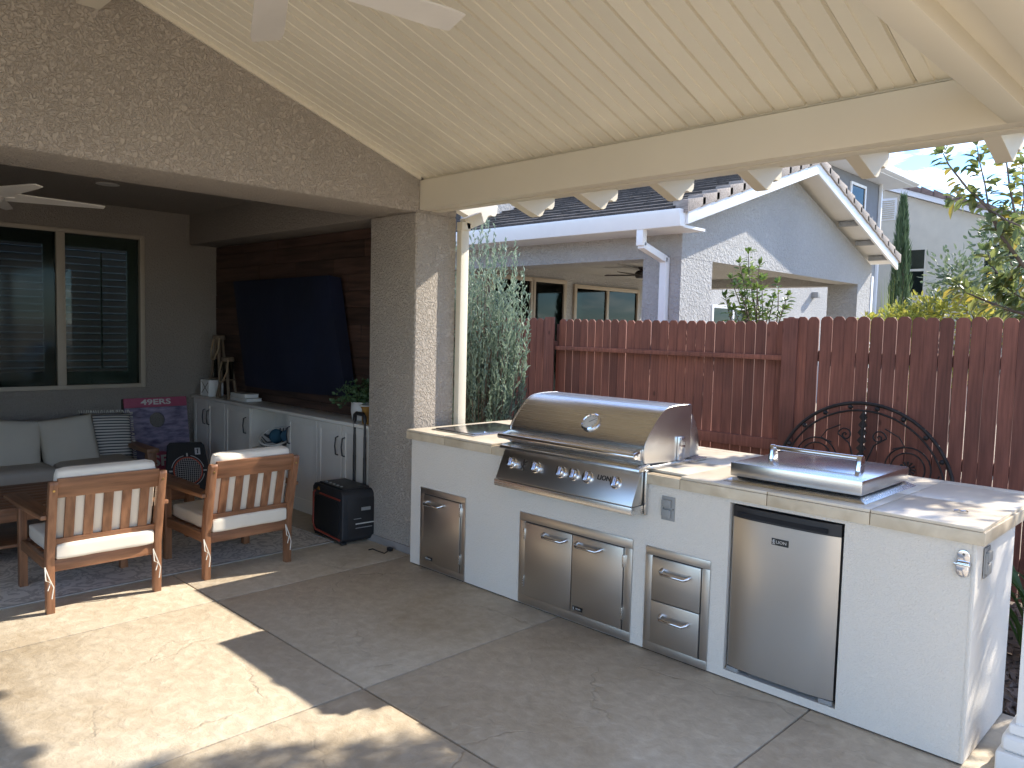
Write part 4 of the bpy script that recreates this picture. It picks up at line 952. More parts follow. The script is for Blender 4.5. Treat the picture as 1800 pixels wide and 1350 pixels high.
# plant, jar
t = thing('potted_plant', 'small trailing plant in a white ceramic pot at the cabinet end', 'potted plant', (-1.0, .30, ct))
px_, py_ = -1.03, .29
MB().lathe([(.055, 0), (.075, .01), (.085, .08), (.082, .15), (.076, .155), (.07, .13)], (px_, py_, ct + .001), (0, 0, 1), 22).build('pot', m_pot, t, smooth=50)
g = MB(); st = MB()
for i in range(46):
    a = ru(0, 6.283); L_ = ru(.10, .24); hgt = ru(.02, .20); p0 = Vector((px_, py_, ct + .14)); pp = []
    dy = math.sin(a); 
    for k in range(5):
        f = k / 4; q = p0 + Vector((math.cos(a) * L_ * f, min(dy * L_ * f, .12), hgt * math.sin(f * 2.4) - (.10 if i % 9 == 0 else 0) * f * f)); pp.append(q)
    st.tube(pp, .0015, 3)
    for q in pp[1:]:
        for s in (0, 1, 2):
            d_ = Vector((ru(-1, 1), ru(-1, .7), ru(-.5, 1))).normalized() * .035; n_ = d_.cross(Vector((ru(-1, 1), ru(-1, 1), ru(-1, 1)))).normalized() * .011
            g.add([q, q + d_ * .5 + n_, q + d_, q + d_ * .5 - n_], [(0, 1, 2, 3)])
st.build('stems', m_strap, t); put('leaves', g.raw('leaves', leafmat('houseplant_leaf', (.05, .11, .05), (.12, .20, .09), .25)), t)
t = thing('amber_jar', 'amber glass jar beside the potted plant', 'jar', (-.85, .21, ct))
MB().lathe([(.035, 0), (.04, .006), (.04, .11), (.05, .135), (.058, .14)], (-.845, .215, ct + .001), (0, 0, 1), 18).build('jar_body', m_amber, t, smooth=50)
MB().lathe([(.058, 0), (.06, .006), (.03, .012)], (-.845, .215, ct + .142), (0, 0, 1), 18).build('lid', m_pot, t, smooth=50)

# ------------------------------------------------------------------ rolling speaker
def gr(x, y): return on(x, y, 2, 0.0)
pl_, pc_, pr_ = gr(549, 936), gr(601, 961), gr(652, 946)
ux = (pc_ - pl_); wl = ux.length; ux.normalize(); uy = Vector((-ux.y, ux.x, 0)); dl = min(.36, (pr_ - pc_).dot(uy) + .02)
dl = max(dl, .26)
fr = frame((pl_.x, pl_.y, 0), ux, (0, 0, 1))  # local x along front, y up, z toward the viewer (-uy)
t = thing('rolling_speaker', 'black rolling party speaker with red-orange trim and raised handle', 'speaker', (pl_.x, pl_.y, 0))
Hs = .405
oc = lambda m, a, b, c: [(m + c, m), (a - m - c, m), (a - m, m + c), (a - m, b - m - c), (a - m - c, b - m), (m + c, b - m), (m, b - m - c), (m, m + c)]
put('body', MB().prism([(x, y + .015) for x, y in oc(0, wl, Hs - .015, .03)], 2, -dl, 0).mesh('body', m_rubber, .012, seg=3), t, fr)
put('grille', MB().prism([(x, y + .01) for x, y in oc(.045, wl, Hs - .05, .03)], 2, .001, .007).mesh('grille', M('grille_cloth', (.008, .008, .009), .8, bump=.6, bs=300, dist=.001), .003), t, fr)
lp = [(.055, Hs - .06), (.03, Hs - .075), (.025, .09), (.06, .045), (wl - .03, .04)]
put('trim', MB().tube([Vector((x, y, .006)) for x, y in lp], .008, 8).mesh('trim', m_trim, smooth=60), t, fr)
put('trim', MB().tube([Vector((.14, Hs - .065, .006)), Vector((wl - .03, Hs - .065, .006))], .007, 8).mesh('trim', m_trim, smooth=60), t, fr)
put('control_deck', MB().box(.06, wl - .05, Hs, Hs + .012, -dl + .06, -.03).mesh('control_deck', m_black, .004), t, fr)
for k in range(5): put('button', MB().lathe([(.011, 0), (.010, .006)], (.12 + k * .06, Hs + .012, -.06), (0, 1, 0), 10).mesh('button', m_grey), t, fr)
put('corner_tag', MB().prism([(.075, Hs - .045), (.125, Hs - .045), (.11, Hs - .018)], 2, .001, .004).mesh('corner_tag', m_amber), t, fr)
put('side_panel', MB().box(wl, wl + .004, .06, Hs - .06, -dl + .04, -.04).mesh('side_panel', m_black, .002), t, fr)
for (a, b, c_, d_, mt) in ((.25, .275, .5, .75, m_grey), (.15, .158, .35, .85, m_silver), (.19, .195, .3, .5, m_grey), (.12, .125, .35, .8, m_grey)):
    put('port_label', MB().box(wl + .0045, wl + .006, a, b, -dl * d_, -dl * c_).mesh('port_label', mt), t, fr)
for xx in (.04, wl - .04):
    put('wheel', MB().lathe([(.02, -.015), (.04, -.012), (.04, .012), (.02, .015)], (xx, .041, -dl - .004), (1, 0, 0), 18).mesh('wheel', m_black, smooth=40), t, fr)
    put('foot', MB().box(xx - .02, xx + .02, .0, .017, -.05, -.01).mesh('foot', m_black, .002), t, fr)
hl, hr = wl * .5 - .06, wl * .5 + .10
hz_ = -dl + .05
for xx in (hl, hr):
    g = MB(); g.tube([Vector((xx, Hs - .01, hz_)), Vector((xx, .62, hz_))], .012, 10); g.tube([Vector((xx, .61, hz_)), Vector((xx, .78, hz_))], .0105, 10); g.tube([Vector((xx, .77, hz_)), Vector((xx, .915, hz_))], .009, 10)
    put('handle_pole', g.mesh('handle_pole', m_black, smooth=60), t, fr)
put('handle_grip', MB().tube([Vector((hl, .89, hz_)), Vector((hl + .006, .935, hz_)), Vector((hl + .03, .95, hz_)), Vector((hr - .03, .95, hz_)), Vector((hr - .006, .935, hz_)), Vector((hr, .89, hz_))], .016, 10).mesh('handle_grip', m_black, smooth=60), t, fr)
# power lead with plug on the slab by the column
p = [gr(x, y) + Vector((0, 0, .006)) for x, y in ((648, 968), (655, 966), (664, 970), (676, 974), (684, 968))]
t = thing('extension_cord', 'short dark cord with plug lying at the column foot', 'cord', p[0])
MB().tube(p, .004, 6).build('cable', m_black, t, smooth=60); q = p[-1]
MB().box(q.x - .012, q.x + .03, q.y - .014, q.y + .014, .001, .026).build('plug', m_black, t, .004)

# ------------------------------------------------------------------ ceiling fans
def fan(label, hub, r0, r1, w0, w1, a0, mt, top, group=None, n=5, sag=0.):
    t = thing('ceiling_fan', label, 'ceiling fan', hub, group); x, y, z = hub
    MB().lathe([(.02, -.05), (.09, -.045), (.11, -.01), (.11, .04), (.08, .07), (.03, .085)], hub, (0, 0, 1), 24).build('motor', mt, t, smooth=50)
    MB().tube([(x, y, z + .08), (x, y, top)], .013, 10).build('downrod', mt, t, smooth=60)
    MB().lathe([(.06, 0), (.055, -.03), (.02, -.05)], (x, y, top), (0, 0, 1), 18).build('canopy', mt, t, smooth=50)
    for k in range(n):
        a = math.radians(a0) + 2 * math.pi * k / n; d_ = Vector((math.cos(a), math.sin(a), 0)); s_ = Vector((-d_.y, d_.x, -.22))
        g = MB(); vs = []; m_ = 8
        for i in range(m_ + 1):
            f = i / m_; r_ = r0 + (r1 - r0) * f; ww = w0 + (w1 - w0) * f
            if i == m_: ww *= .86
            for sg in (-1, 1):
                for dz in (0, .008): vs.append(Vector(hub) + d_ * r_ + s_ * (sg * ww / 2) + Vector((0, 0, dz - sag * f * f)))
        fs = [(0, 1, 3, 2), (m_ * 4, m_ * 4 + 2, m_ * 4 + 3, m_ * 4 + 1)]
        for i in range(m_):
            o = i * 4
            fs += [(o, o + 4, o + 5, o + 1), (o + 1, o + 5, o + 7, o + 3), (o + 3, o + 7, o + 6, o + 2), (o + 2, o + 6, o + 4, o)]
        g.add(vs, fs); bl = g.build('blade', mt, t, .002, seg=1)
        MB().bar(Vector(hub) + d_ * .08 + Vector((0, 0, .0)), Vector(hub) + d_ * (r0 + .05) + Vector((0, 0, .002)), .03, .012).build('blade_arm', mt, bl)
    return t
fan('white ceiling fan hanging from the patio cover ridge', (1.74, -1.96, 2.80), .13, .72, .115, .135, 82.5, m_fanw, 3.17)
fan('white ceiling fan inside the open room by the shuttered window', (-1.76, -2.10, 2.40), .12, .70, .15, .05, 84, m_fanw, 2.739)

# ------------------------------------------------------------------ red fence
Fn = thing('board_fence', 'red brown dog-eared board fence behind the island', 'fence', (1, 2.7, -.13))
FY = 2.70
def picket(h, w_=.0900):
    a = w_ / 2
    return MB().prism([(-a, 0), (a, 0), (a, h - .030), (a - .008, h - .014), (a - .026, h), (-a + .026, h), (-a + .008, h - .014), (-a, h - .030)], 1, 0, .017).mesh('picket', m_fence, .0015, seg=1)
pk = [picket(1.0 * (1.79 + .10)), picket(1.75 + .10), picket(1.80 + .10)]
def run(x0, x1, yb, k, dz):
    x = x0 + .047
    while x < x1 - .03:
        put('picket', pk[k], Fn, Matrix.Translation((x, yb + ru(-.0015, .0015), -.10 + ru(-.006, .006) + dz)) @ Matrix.Rotation(ru(-.0022, .0022), 4, 'Y') @ Matrix.Diagonal((ru(.975, 1.015), 1, 1, 1)))
        x += .0945
run(-5.9, -3.60, FY + .045, 1, .0)
run(-3.55, -1.12, FY, 0, -.03)
run(-1.10, 1.40, FY + .042, 1, .0)
run(1.345, 6.4, FY, 0, .0)
for x in (-6.0, -3.58, -1.10, 1.36, 3.78, 6.2): B('post', m_fence, Fn, x - .045, x + .045, FY + .06, FY + .15, -.13, 1.70, .004)
for (x0, x1, y0) in ((-3.56, -1.115, FY + .018), (1.38, 6.3, FY + .018)):
    for z in (.10, .72, 1.44): B('rail', m_fence, Fn, x0, x1, y0, y0 + .038, z, z + .085, .003)
for (x0, x1) in ((-1.10, 1.345), (-5.9, -3.59)):
    B('rail', m_fence, Fn, x0, x1, FY - .002, FY + .0405, 1.435, 1.475, .003)
    B('rail', m_fence, Fn, x0, x1, FY + .0, FY + .040, .700, .79, .003)
    B('rail', m_fence, Fn, x0, x1, FY + .0, FY + .040, .03, .12, .003)
B('cover_board', m_fence, Fn, 1.338, 1.46, FY - .022, FY - .004, -.10, 1.775, .003)
B('cover_board', m_fence, Fn, -1.24, -1.115, FY - .022, FY - .004, -.10, 1.77, .003)

# leaning rod
a = on(868, 737, 1, 2.2); b = on(900, 598, 1, 2.66); k = (a - b).normalized(); s = (-.12 - b.z) / k.z
t = MB().tube([b, b + k * s], [.008, .009], 8).build('garden_stake', m_rod, None, smooth=60); tag(t, 'thin pale stake leaning on the fence beside the juniper', 'stake')

# ------------------------------------------------------------------ wrought iron arch
cx, cz, R0 = 2.02, .505, .644; yA = 2.60
A_ = thing('iron_arch', 'arched wrought iron garden screen with scrolls leaning by the fence', 'garden screen', (cx, yA, -.13))
P3 = lambda x, z: Vector((cx + x, yA + .05 * (z / 1.2), cz + z))
def ringpts(r, a0=0, a1=math.pi, n=44): return [P3(r * math.cos(a0 + (a1 - a0) * i / n), r * math.sin(a0 + (a1 - a0) * i / n)) for i in range(n + 1)]
g = MB(); g.tube([P3(R0, -.63)] + ringpts(R0) + [P3(-R0, -.63)], .013, 8); g.build('outer_frame', m_iron, A_, smooth=60)
g = MB(); g.tube([P3(R0 - .055, -.63)] + ringpts(R0 - .055) + [P3(-R0 + .055, -.63)], .008, 8); g.build('inner_frame', m_iron, A_, smooth=60)
for i in range(10):
    an = math.pi * (i + .5) / 10; c = P3((R0 - .027) * math.cos(an), (R0 - .027) * math.sin(an)); r = .019; n = 6
    MB().lathe([(r * math.sin(math.pi * j / n), -r * math.cos(math.pi * j / n)) for j in range(n + 1)], c, (0, 1, 0), 10).build('stud', m_iron, A_, smooth=80)
for z in (-.60, -.02): MB().tube([P3(-R0, z), P3(R0, z)], .009, 8).build('crossbar', m_iron, A_, smooth=60)
for s in (-1, 1):
    c = (s * .33, .20)
    for rr in (.155, .115): MB().tube([P3(c[0] + rr * math.cos(q), c[1] + rr * math.sin(q)) for q in [2 * math.pi * i / 26 for i in range(27)]], .006, 6).build('ring', m_iron, A_, smooth=60)
    for i in range(12):
        q = 2 * math.pi * i / 12; MB().tube([P3(c[0] + .018 * math.cos(q), c[1] + .018 * math.sin(q)), P3(c[0] + .055 * math.cos(q), c[1] + .055 * math.sin(q))], [.004, .009], 6).build('petal', m_iron, A_)
    MB().lathe([(.024, -.008), (.022, .008), (.004, .014)], P3(*c), (0, -1, 0), 12).build('rosette', m_iron, A_, smooth=50)
    sp = [P3(s * (.12 + .055 * (1 - i / 24) * math.cos(i * .42)), .40 + .055 * (1 - i / 24) * math.sin(i * .42)) for i in range(25)]
    MB().tube([P3(s * .06, .02), P3(s * .03, .18), P3(s * .09, .34)] + sp, .006, 6).build('scroll', m_iron, A_, smooth=60)
    MB().tube([P3(s * .04, .05), P3(s * .15, .10), P3(s * .20, .0), P3(s * .33, .02), P3(s * .48, .05), P3(s * .54, .18)], .006, 6).build('scroll', m_iron, A_, smooth=60)
    MB().tube([P3(s * .16, .47), P3(s * .26, .42), P3(s * .30, .36), P3(s * .22, .33)], .005, 6).build('scroll', m_iron, A_, smooth=60)
g = MB()
for i in range(9):
    z = .04 + i * .058
    for s in (-1, 1): a = P3(0, z); b = P3(s * (.045 - .002 * i), z + .035); c = P3(s * .01, z + .07); g.add([a, b, c, a + Vector((0, .01, 0)), b + Vector((0, .01, 0)), c + Vector((0, .01, 0))], [(0, 1, 2), (5, 4, 3), (0, 3, 4, 1), (1, 4, 5, 2), (2, 5, 3, 0)])
g.tube([P3(0, -.02), P3(0, .585)], .008, 6); g.build('leaf_spine', m_iron, A_)

# ------------------------------------------------------------------ neighbour's house
Nb = thing('grey_house', 'grey stucco neighbouring house with tiled gable over an open porch', 'house', (-3, 8, -.13))
NX, NY0, NY1 = -.86, 4.60, 10.5
def roofz(y): return 2.99 + .325 * (y - 4.1) if y < 7.36 else 2.99 + .325 * (10.62 - y)
hz = 2.53
# -Y side: header, column
g = MB(); g.box(-5.0, NX - .005, NY0, NY0 + .38, hz, 2.95); g.build('porch_header', m_nstucco, Nb)
g = MB(); g.box(-1.40, NX - .002, NY0 + .002, NY0 + .70, -.13, hz + .002); g.build('porch_column', m_nstucco, Nb)
g = MB(); g.box(-5.6, -5.0, NY0 - .003, NY0 + .45, -.13, 2.95); g.build('porch_column', m_nstucco, Nb)
# gable wall with wide opening
g = MB()
yo0, yo1 = 5.28, 9.93
g.prism([(NY0 + .003, hz - .0), (NY1, hz), (NY1, roofz(NY1) - .16), (7.36, roofz(7.36) - .16), (NY0 + .003, roofz(NY0) - .16)], 0, NX - .35, NX)
g.build('gable_wall', m_nstucco, Nb)
g = MB(); g.box(NX - .5, NX - .001, yo1, NY1 - .001, -.13, hz + .002); g.build('porch_column', m_nstucco, Nb)
g = MB(); g.box(-5.0, NX - .36, NY1 - .35, NY1 - .002, hz, 2.9); g.build('porch_header', m_nstucco, Nb)
g = MB(); g.box(-5.0, NX - .36, NY0 + .39, NY1 - .36, 2.70, 2.78); g.build('porch_ceiling', m_nstucco, Nb)
g = MB(); g.box(-5.3, -5.0, NY0 + .46, 22.1, -.13, 4.1); g.build('main_wall', m_nstucco, Nb)
# tiled roof of the porch gable
for side in (0, 1):
    g = MB(); n = 12
    for k in range(n):
        y0 = 4.02 + (7.36 - 4.02) * k / n; y1 = 4.02 + (7.36 - 4.02) * (k + 1) / n + .03
        x = -9.0 + (.17 if k % 2 else 0)
        while x < -.62:
            x1 = min(x + .33, -.62); j = ru(-.004, .006)
            q = [(y0, roofz(max(y0, 4.02)) + .055 + j), (y1, roofz(y1) + .025 + j), (y1, roofz(y1) + .0), (y0, roofz(y0) + .022 + j)]
            if side: q = [(14.72 - a, b) for a, b in q]
            g.prism(q, 0, x + .003, x1 - .003); x += .33
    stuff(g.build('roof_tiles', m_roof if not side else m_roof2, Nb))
    ya, yb = (4.02, 7.36) if not side else (7.36, 10.70)
    g = MB(); g.prism([(ya, roofz(ya) - .05), (yb, roofz(yb) - .05), (yb, roofz(yb)), (ya, roofz(ya))], 0, -9.0, -.53); g.build('roof_deck', m_white, Nb)
    # rake board
    ya, yb = (4.12, 7.36) if not side else (7.36, 10.66)
    g = MB(); g.prism([(ya, roofz(ya) - .17), (yb, roofz(yb) - .17), (yb, roofz(yb) + .004), (ya, roofz(ya) + .004)], 0, -.528, -.49); g.build('rake_board', m_gutter, Nb, .004)
    # rake tiles
    n = 11
    for k in range(n):
        y0 = ya - .05 + (yb - ya) * k / n if not side else yb + .05 - (yb - ya) * k / n
        sgn = 1 if not side else -1; y1 = y0 + sgn * .36
        def rr(y): return roofz(y)
        q = [(y0, rr(y0) + .105), (y1, rr(y1) + .065), (y1, rr(y1) - .02), (y0, rr(y0) - .035)]
        MB().prism(q, 0, -.66, -.465).build('rake_tile', m_roof2, Nb, .006)
for k in range(9): x = -.5 - k * .38; MB().tube([(x, 7.36, roofz(7.36) + .065), (x - .40, 7.36, roofz(7.36) + .045)], [.11, .10], 10).build('ridge_tile', m_roof2, Nb, smooth=40)
for y in (9.05, 9.75, 10.35): B('outrigger', m_nstucco, Nb, -.86, -.535, y - .04, y + .04, roofz(y) - .13, roofz(y) - .06, .003)
# gutter and downspouts
g = MB(); g.prism([(4.02, 2.80), (4.12, 2.80), (4.12, 2.985), (3.985, 2.985), (3.985, 2.95), (4.0, 2.90)], 0, -9, -.52); g.build('gutter', m_gutter, Nb, .004)
B('soffit', m_gutter, Nb, -9, -.56, 4.125, NY0 - .002, 2.80, 2.83, 0)
g = MB(); dx = -1.06
g.box(dx - .045, dx + .045, 4.03, 4.11, 2.62, 2.80); g.bar((dx, 4.07, 2.63), (dx, 4.55, 2.50), .09, .08, (0, 0, 1)); g.box(dx - .045, dx + .045, NY0 - .085, NY0 - .004, -.1, 2.53); g.build('downspout', m_gutter, Nb, .006)
g = MB(); g.box(-.93, -.85, NY1 + .003, NY1 + .09, -.1, 2.7); g.build('downspout', m_gutter, Nb, .004)
# porch back wall: sliders and windows on X=-5
def nwin(name, y0, y1, z0, z1, mull, fm, gm, X=-5.0, blind=False):
    f = MB(); b_ = .07
    f.box(X + .002, X + .05, y0 - b_, y0, z0, z1 + b_); f.box(X + .002, X + .05, y1, y1 + b_, z0, z1 + b_); f.box(X + .002, X + .05, y0, y1, z1, z1 + b_); f.box(X + .002, X + .05, y0, y1, z0 - b_, z0)
    for m in mull: f.box(X + .002, X + .045, m - .035, m + .035, z0, z1)
    o = f.build(name, fm, Nb, .003)
    ys = [y0] + list(mull) + [y1]
    for a, c_ in zip(ys, ys[1:]): B('pane', gm, o, X + .010, X + .014, a + .001, c_ - .001, z0, z1, 0)
    B('room_dark', m_blind if blind else m_dark, o, X + .003, X + .007, y0, y1, z0, z1, 0)
    return o
nwin('sliding_door', 7.60, 9.47, .0, 2.42, [8.52], m_sand, m_nslider)
nwin('window', 6.50, 7.24, .0, 2.47, [], m_sand, m_nslider, blind=True)
nwin('screen_door', 5.5, 6.38, .0, 2.47, [], m_sand, m_nslider)
nwin('window', 12.4, 14.2, 1.0, 2.25, [13.3], m_gutter, m_nslider)
t = None
# wall lamp by the far wall
q = on(1435, 520, 0, -4.9); B('wall_lamp', m_grey, Nb, -5.0, -4.82, q.y - .09, q.y + .09, q.z - .06, q.z + .10, .02)
# upper storey
Us = thing('upper_storey', 'slate grey two storey house block behind the tiled gable', 'house', (-7, 18, -.13))
g = MB(); g.box(-11, -5.31, 12.0, 22.1, -.13, 6.42); g.build('wall', m_gstucco, Us)
g = MB(); g.box(-5.305, -5.0, 12.0, 22.1, 4.12, 6.42); g.build('front_wall', m_gstucco, Us)
f = MB(); y0, y1, z0, z1 = 19.85, 20.85, 5.22, 6.12
for (a, b, c, d) in ((y0 - .08, y0, z0, z1), (y1, y1 + .08, z0, z1), (y0 - .08, y1 + .08, z1, z1 + .08), (y0 - .08, y1 + .08, z0 - .08, z0)): f.box(-4.998, -4.95, a, b, c, d)
o = f.build('window', m_gutter, Us); B('pane', m_nslider, o, -4.985, -4.98, y0, y1, z0, z1, 0); B('room_dark', m_dark, o, -4.997, -4.992, y0, y1, z0, z1, 0)
B('eave', m_gutter, Us, -11.6, -4.30, 11.4, 23.1, 6.43, 6.60, .01)
g = MB(); g.add([(-11.7, 11.3, 6.61), (-4.2, 11.3, 6.61), (-4.2, 23.2, 6.61), (-11.7, 23.2, 6.61), (-8, 14.5, 7.9), (-8, 20, 7.9)], [(0, 1, 4), (1, 2, 5, 4), (2, 3, 5), (3, 0, 4, 5), (3, 2, 1, 0)]); g.build('roof', m_roof3, Us)
g = MB(); g.prism([(-4.30, 6.44), (-4.16, 6.50), (-4.14, 6.66), (-4.30, 6.66)], 1, 11.3, 23.2); g.build('gutter', m_gutter, Us, .006)
B('downspout', m_gutter, Us, -4.99, -4.90, 22.02, 22.11, -.1, 6.43, .006)
# porch fan of the neighbour
fan('dark ceiling fan under the neighbouring porch', tuple(on(1128, 484, 1, 7.2)), .10, .62, .13, .12, 200, m_dfan, 2.70)
# cream house
Cr = thing('cream_house', 'cream stucco house with brown tile roof far behind the cypress', 'house', (-4, 28, -.13))
YC = 26.0
def cz_(x): return 7.02 - .375 * (x + 6.38)
g = MB(); g.prism([(-9, 0 - .13), (1.6, -.13), (1.6, cz_(1.6)), (-6.9, cz_(-6.9)), (-9, cz_(-6.9) - .8)], 1, YC, YC + 8); g.build('wall', m_cstucco, Cr)
g = MB(); g.prism([(-6.9, cz_(-6.9) + .02), (2.2, cz_(2.2) + .02), (2.2, cz_(2.2) + .20), (-6.9, cz_(-6.9) + .20)], 1, YC - .35, YC + 8.3); g.build('rake_board', m_gutter, Cr)
x = -6.9
while x < 2.0:
    MB().prism([(x, cz_(x) + .21), (x + .42, cz_(x + .42) + .21), (x + .42, cz_(x + .42) + .36), (x, cz_(x) + .44)], 1, YC - .42, YC + 8.3).build('roof_tile', m_roof3, Cr); x += .40
def cwin(x0, x1, z0, z1, sp):
    f = MB(); b_ = .06
    for (a, b, c, d) in ((x0 - b_, x0, z0, z1), (x1, x1 + b_, z0, z1), (x0 - b_, x1 + b_, z1, z1 + b_), (x0 - b_, x1 + b_, z0 - b_, z0), (x0, x1, sp - .04, sp + .04)): f.box(a, b, YC - .04, YC - .002, c, d)
    o = f.build('window', m_cstucco, Cr); B('blind', m_cstucco, o, x0, x1, YC - .012, YC - .008, sp + .04, z1, 0); B('room_dark', m_grey, o, x0, x1, YC - .012, YC - .008, z0, sp - .04, 0); B('pane', m_glass, o, x0, x1, YC - .02, YC - .017, z0, z1, 0)
cwin(-5.75, -4.77, 3.2, 4.78, 4.08); cwin(-2.94, -1.6, 3.2, 4.82, 4.05)
v = MB(); v.box(-6.95, -5.78, YC - .03, YC - .003, 5.88, 6.66); vo = v.build('gable_vent', m_gutter, Cr, .003)
for i in range(9):
    for a, b in ((-6.35, -5.85),): MB().bar((a, YC - .045, 5.96 + i * .075), (b, YC - .045, 5.96 + i * .075), .05, .02, (0, -.6, 1)).build('slat', m_cstucco, vo)

# ------------------------------------------------------------------ plants
def leaf(g, p, d, n, L_, w_, curl=.15):
    """folded pointed leaf, 4 triangles"""
    d = d.normalized(); s = d.cross(n)
    if s.length < 1e-3: s = d.cross(Vector((.3, .8, .2)))
    s.normalize(); n = s.cross(d)
    m1 = p + d * L_ * .28; m2 = p + d * L_ * .66 - n * L_ * curl * .35; t = p + d * L_ - n * L_ * curl
    a1 = m1 + s * w_ * .46 + n * w_ * .16; b1 = m1 - s * w_ * .46 + n * w_ * .16; a2 = m2 + s * w_ * .42 + n * w_ * .14; b2 = m2 - s * w_ * .42 + n * w_ * .14
    g.add([p, a1, m1, b1, a2, m2, b2, t], [(0, 1, 2), (0, 2, 3), (1, 4, 5, 2), (2, 5, 6, 3), (4, 7, 5), (5, 7, 6)])
def rv(k=1.): return Vector((ru(-1, 1), ru(-1, 1), ru(-1, 1))) * k

# juniper by the house corner
J = thing('juniper_shrub', 'wispy grey green upright juniper beside the downspout', 'shrub', (-1.15, 1.75, -.13))
g = MB(); wd = MB(); base = Vector((-1.15, 1.72, -.13))
for i in range(330):
    u = rnd(); a = ru(0, 6.283); hgt = ru(1.5, 2.95) if i > 60 else ru(.7, 1.7)
    sp = .48 * math.sqrt(u) * (1 if i > 60 else 1.35)
    top = base + Vector((math.cos(a) * sp * 1.0, math.sin(a) * sp * .85, hgt * (1.05 - .35 * (sp / .5) ** 2)))
    mid = base + Vector((math.cos(a) * sp * .9, math.sin(a) * sp * .8, (top.z - base.z) * .45)); st = base + Vector((math.cos(a) * .05, math.sin(a) * .05, .05))
    pp = []
    for k in range(9):
        f = k / 8; pp.append(st * (1 - f) ** 2 + mid * 2 * f * (1 - f) + top * f * f)
    wd.tube(pp[:7], [.009 * (1 - k / 8) + .002 for k in range(7)], 3, False)
    n = int(30 + 22 * rnd())
    for k in range(n):
        f = .22 + .78 * (k / n); j = min(7, int(f * 8)); q = pp[j].lerp(pp[j + 1], f * 8 - j); d0 = (pp[min(8, j + 1)] - pp[j]).normalized()
        d_ = (d0 * ru(.7, 1.3) + rv(.55) + Vector((0, 0, .25))).normalized(); L_ = ru(.05, .13) * (1.15 - .5 * f)
        s = d_.cross(rv()).normalized() * ru(.006, .011)
        e = q + d_ * L_; m = q + d_ * L_ * .5 + rv(.006)
        g.add([q - s * .5, m + s, e, m - s], [(0, 1, 2), (0, 2, 3)])
        for _ in range(2):
            d2 = (d_ + rv(.6)).normalized() * ru(.025, .05); s2 = d2.cross(rv()).normalized() * .007; q2 = q + d_ * L_ * ru(.2, .8)
            g.add([q2, q2 + d2 * .5 + s2, q2 + d2, q2 + d2 * .5 - s2], [(0, 1, 2), (0, 2, 3)])
put('crown', g.raw('crown', m_juniper), J); wd.build('trunk', m_bark, J)

# fruit tree beyond the fence at the counter's end
T = thing('fruit_tree', 'young broad-leaved tree with yellowing leaves beyond the fence', 'tree', (4.15, 3.35, -.13))
wd = MB(); g = MB(); gy = MB()
tips = []
def limb(pts, r0, r1, dens, L0=.105, droop=.25):
    pts = [Vector(p) for p in pts]; n = len(pts)
    wd.tube(pts, [r0 + (r1 - r0) * i / (n - 1) for i in range(n)], 6)
    tot = sum((b - a).length for a, b in zip(pts, pts[1:])); k = int(tot * dens)
    for i in range(k):
        f = (i + rnd()) / k * (n - 1); j = min(n - 2, int(f)); q = pts[j].lerp(pts[j + 1], f - j); d0 = (pts[j + 1] - pts[j]).normalized()
        side = d0.cross(rv()).normalized(); d_ = (side * .9 + d0 * .5 + Vector((0, 0, -droop)) + rv(.25)).normalized()
        st = q + d_ * .018
        leaf(gy if rnd() < .09 else g, st, d_, Vector((0, 0, 1)) + rv(.5), L0 * ru(.65, 1.25), L0 * ru(.36, .5), ru(.05, .35))
    e = pts[-1]
    for _ in range(6): leaf(g, e, ((pts[-1] - pts[-2]).normalized() + rv(.7)).normalized(), rv(), L0 * ru(.6, 1.1), L0 * .4)
def pxl(lst, y): return [on(a, b, 1, y + c) for a, b, c in lst]
tb = Vector((4.15, 3.35, -.13)); fork = Vector((4.05, 3.25, 1.55))
wd.tube([tb, Vector((4.12, 3.33, .7)), fork], [.07, .055, .045], 8)
main = pxl([(1850, 520, .1), (1795, 462, 0), (1758, 412, -.05), (1738, 366, -.1), (1700, 331, -.12), (1668, 290, -.15), (1657, 268, -.18)], 3.0)
limb([fork] + main[:3], .024, .011, 30); limb(main[2:], .014, .003, 64)
limb([main[3], *pxl([(1731, 322, -.05), (1722, 285, 0), (1717, 255, .05)], 2.95)], .007, .003, 60)
limb([main[2], *pxl([(1785, 380, .1), (1775, 330, .15), (1768, 275, .1), (1765, 240, .1)], 2.9)], .010, .003, 82)
limb([main[3], *pxl([(1765, 385, -.1), (1800, 400, -.2), (1835, 420, -.25)], 2.9)], .008, .004, 60)
limb([main[1], *pxl([(1770, 500, .1), (1745, 470, .15), (1735, 440, .2)], 3.0)], .010, .003, 84)
limb([fork, *pxl([(1830, 560, 0), (1775, 545, 0), (1735, 530, .1), (1700, 515, .1), (1683, 500, .1)], 3.05)], .018, .003, 60)
limb([main[4], *pxl([(1720, 345, .1), (1690, 345, .15), (1675, 352, .2)], 2.8)], .006, .003, 60)
limb([fork, *pxl([(1840, 545, -.1), (1790, 520, -.1), (1760, 500, -.1)], 3.2)], .012, .003, 82)
limb([main[2], *pxl([(1790, 410, .2), (1800, 350, .2), (1797, 290, .2)], 3.1)], .010, .003, 90)
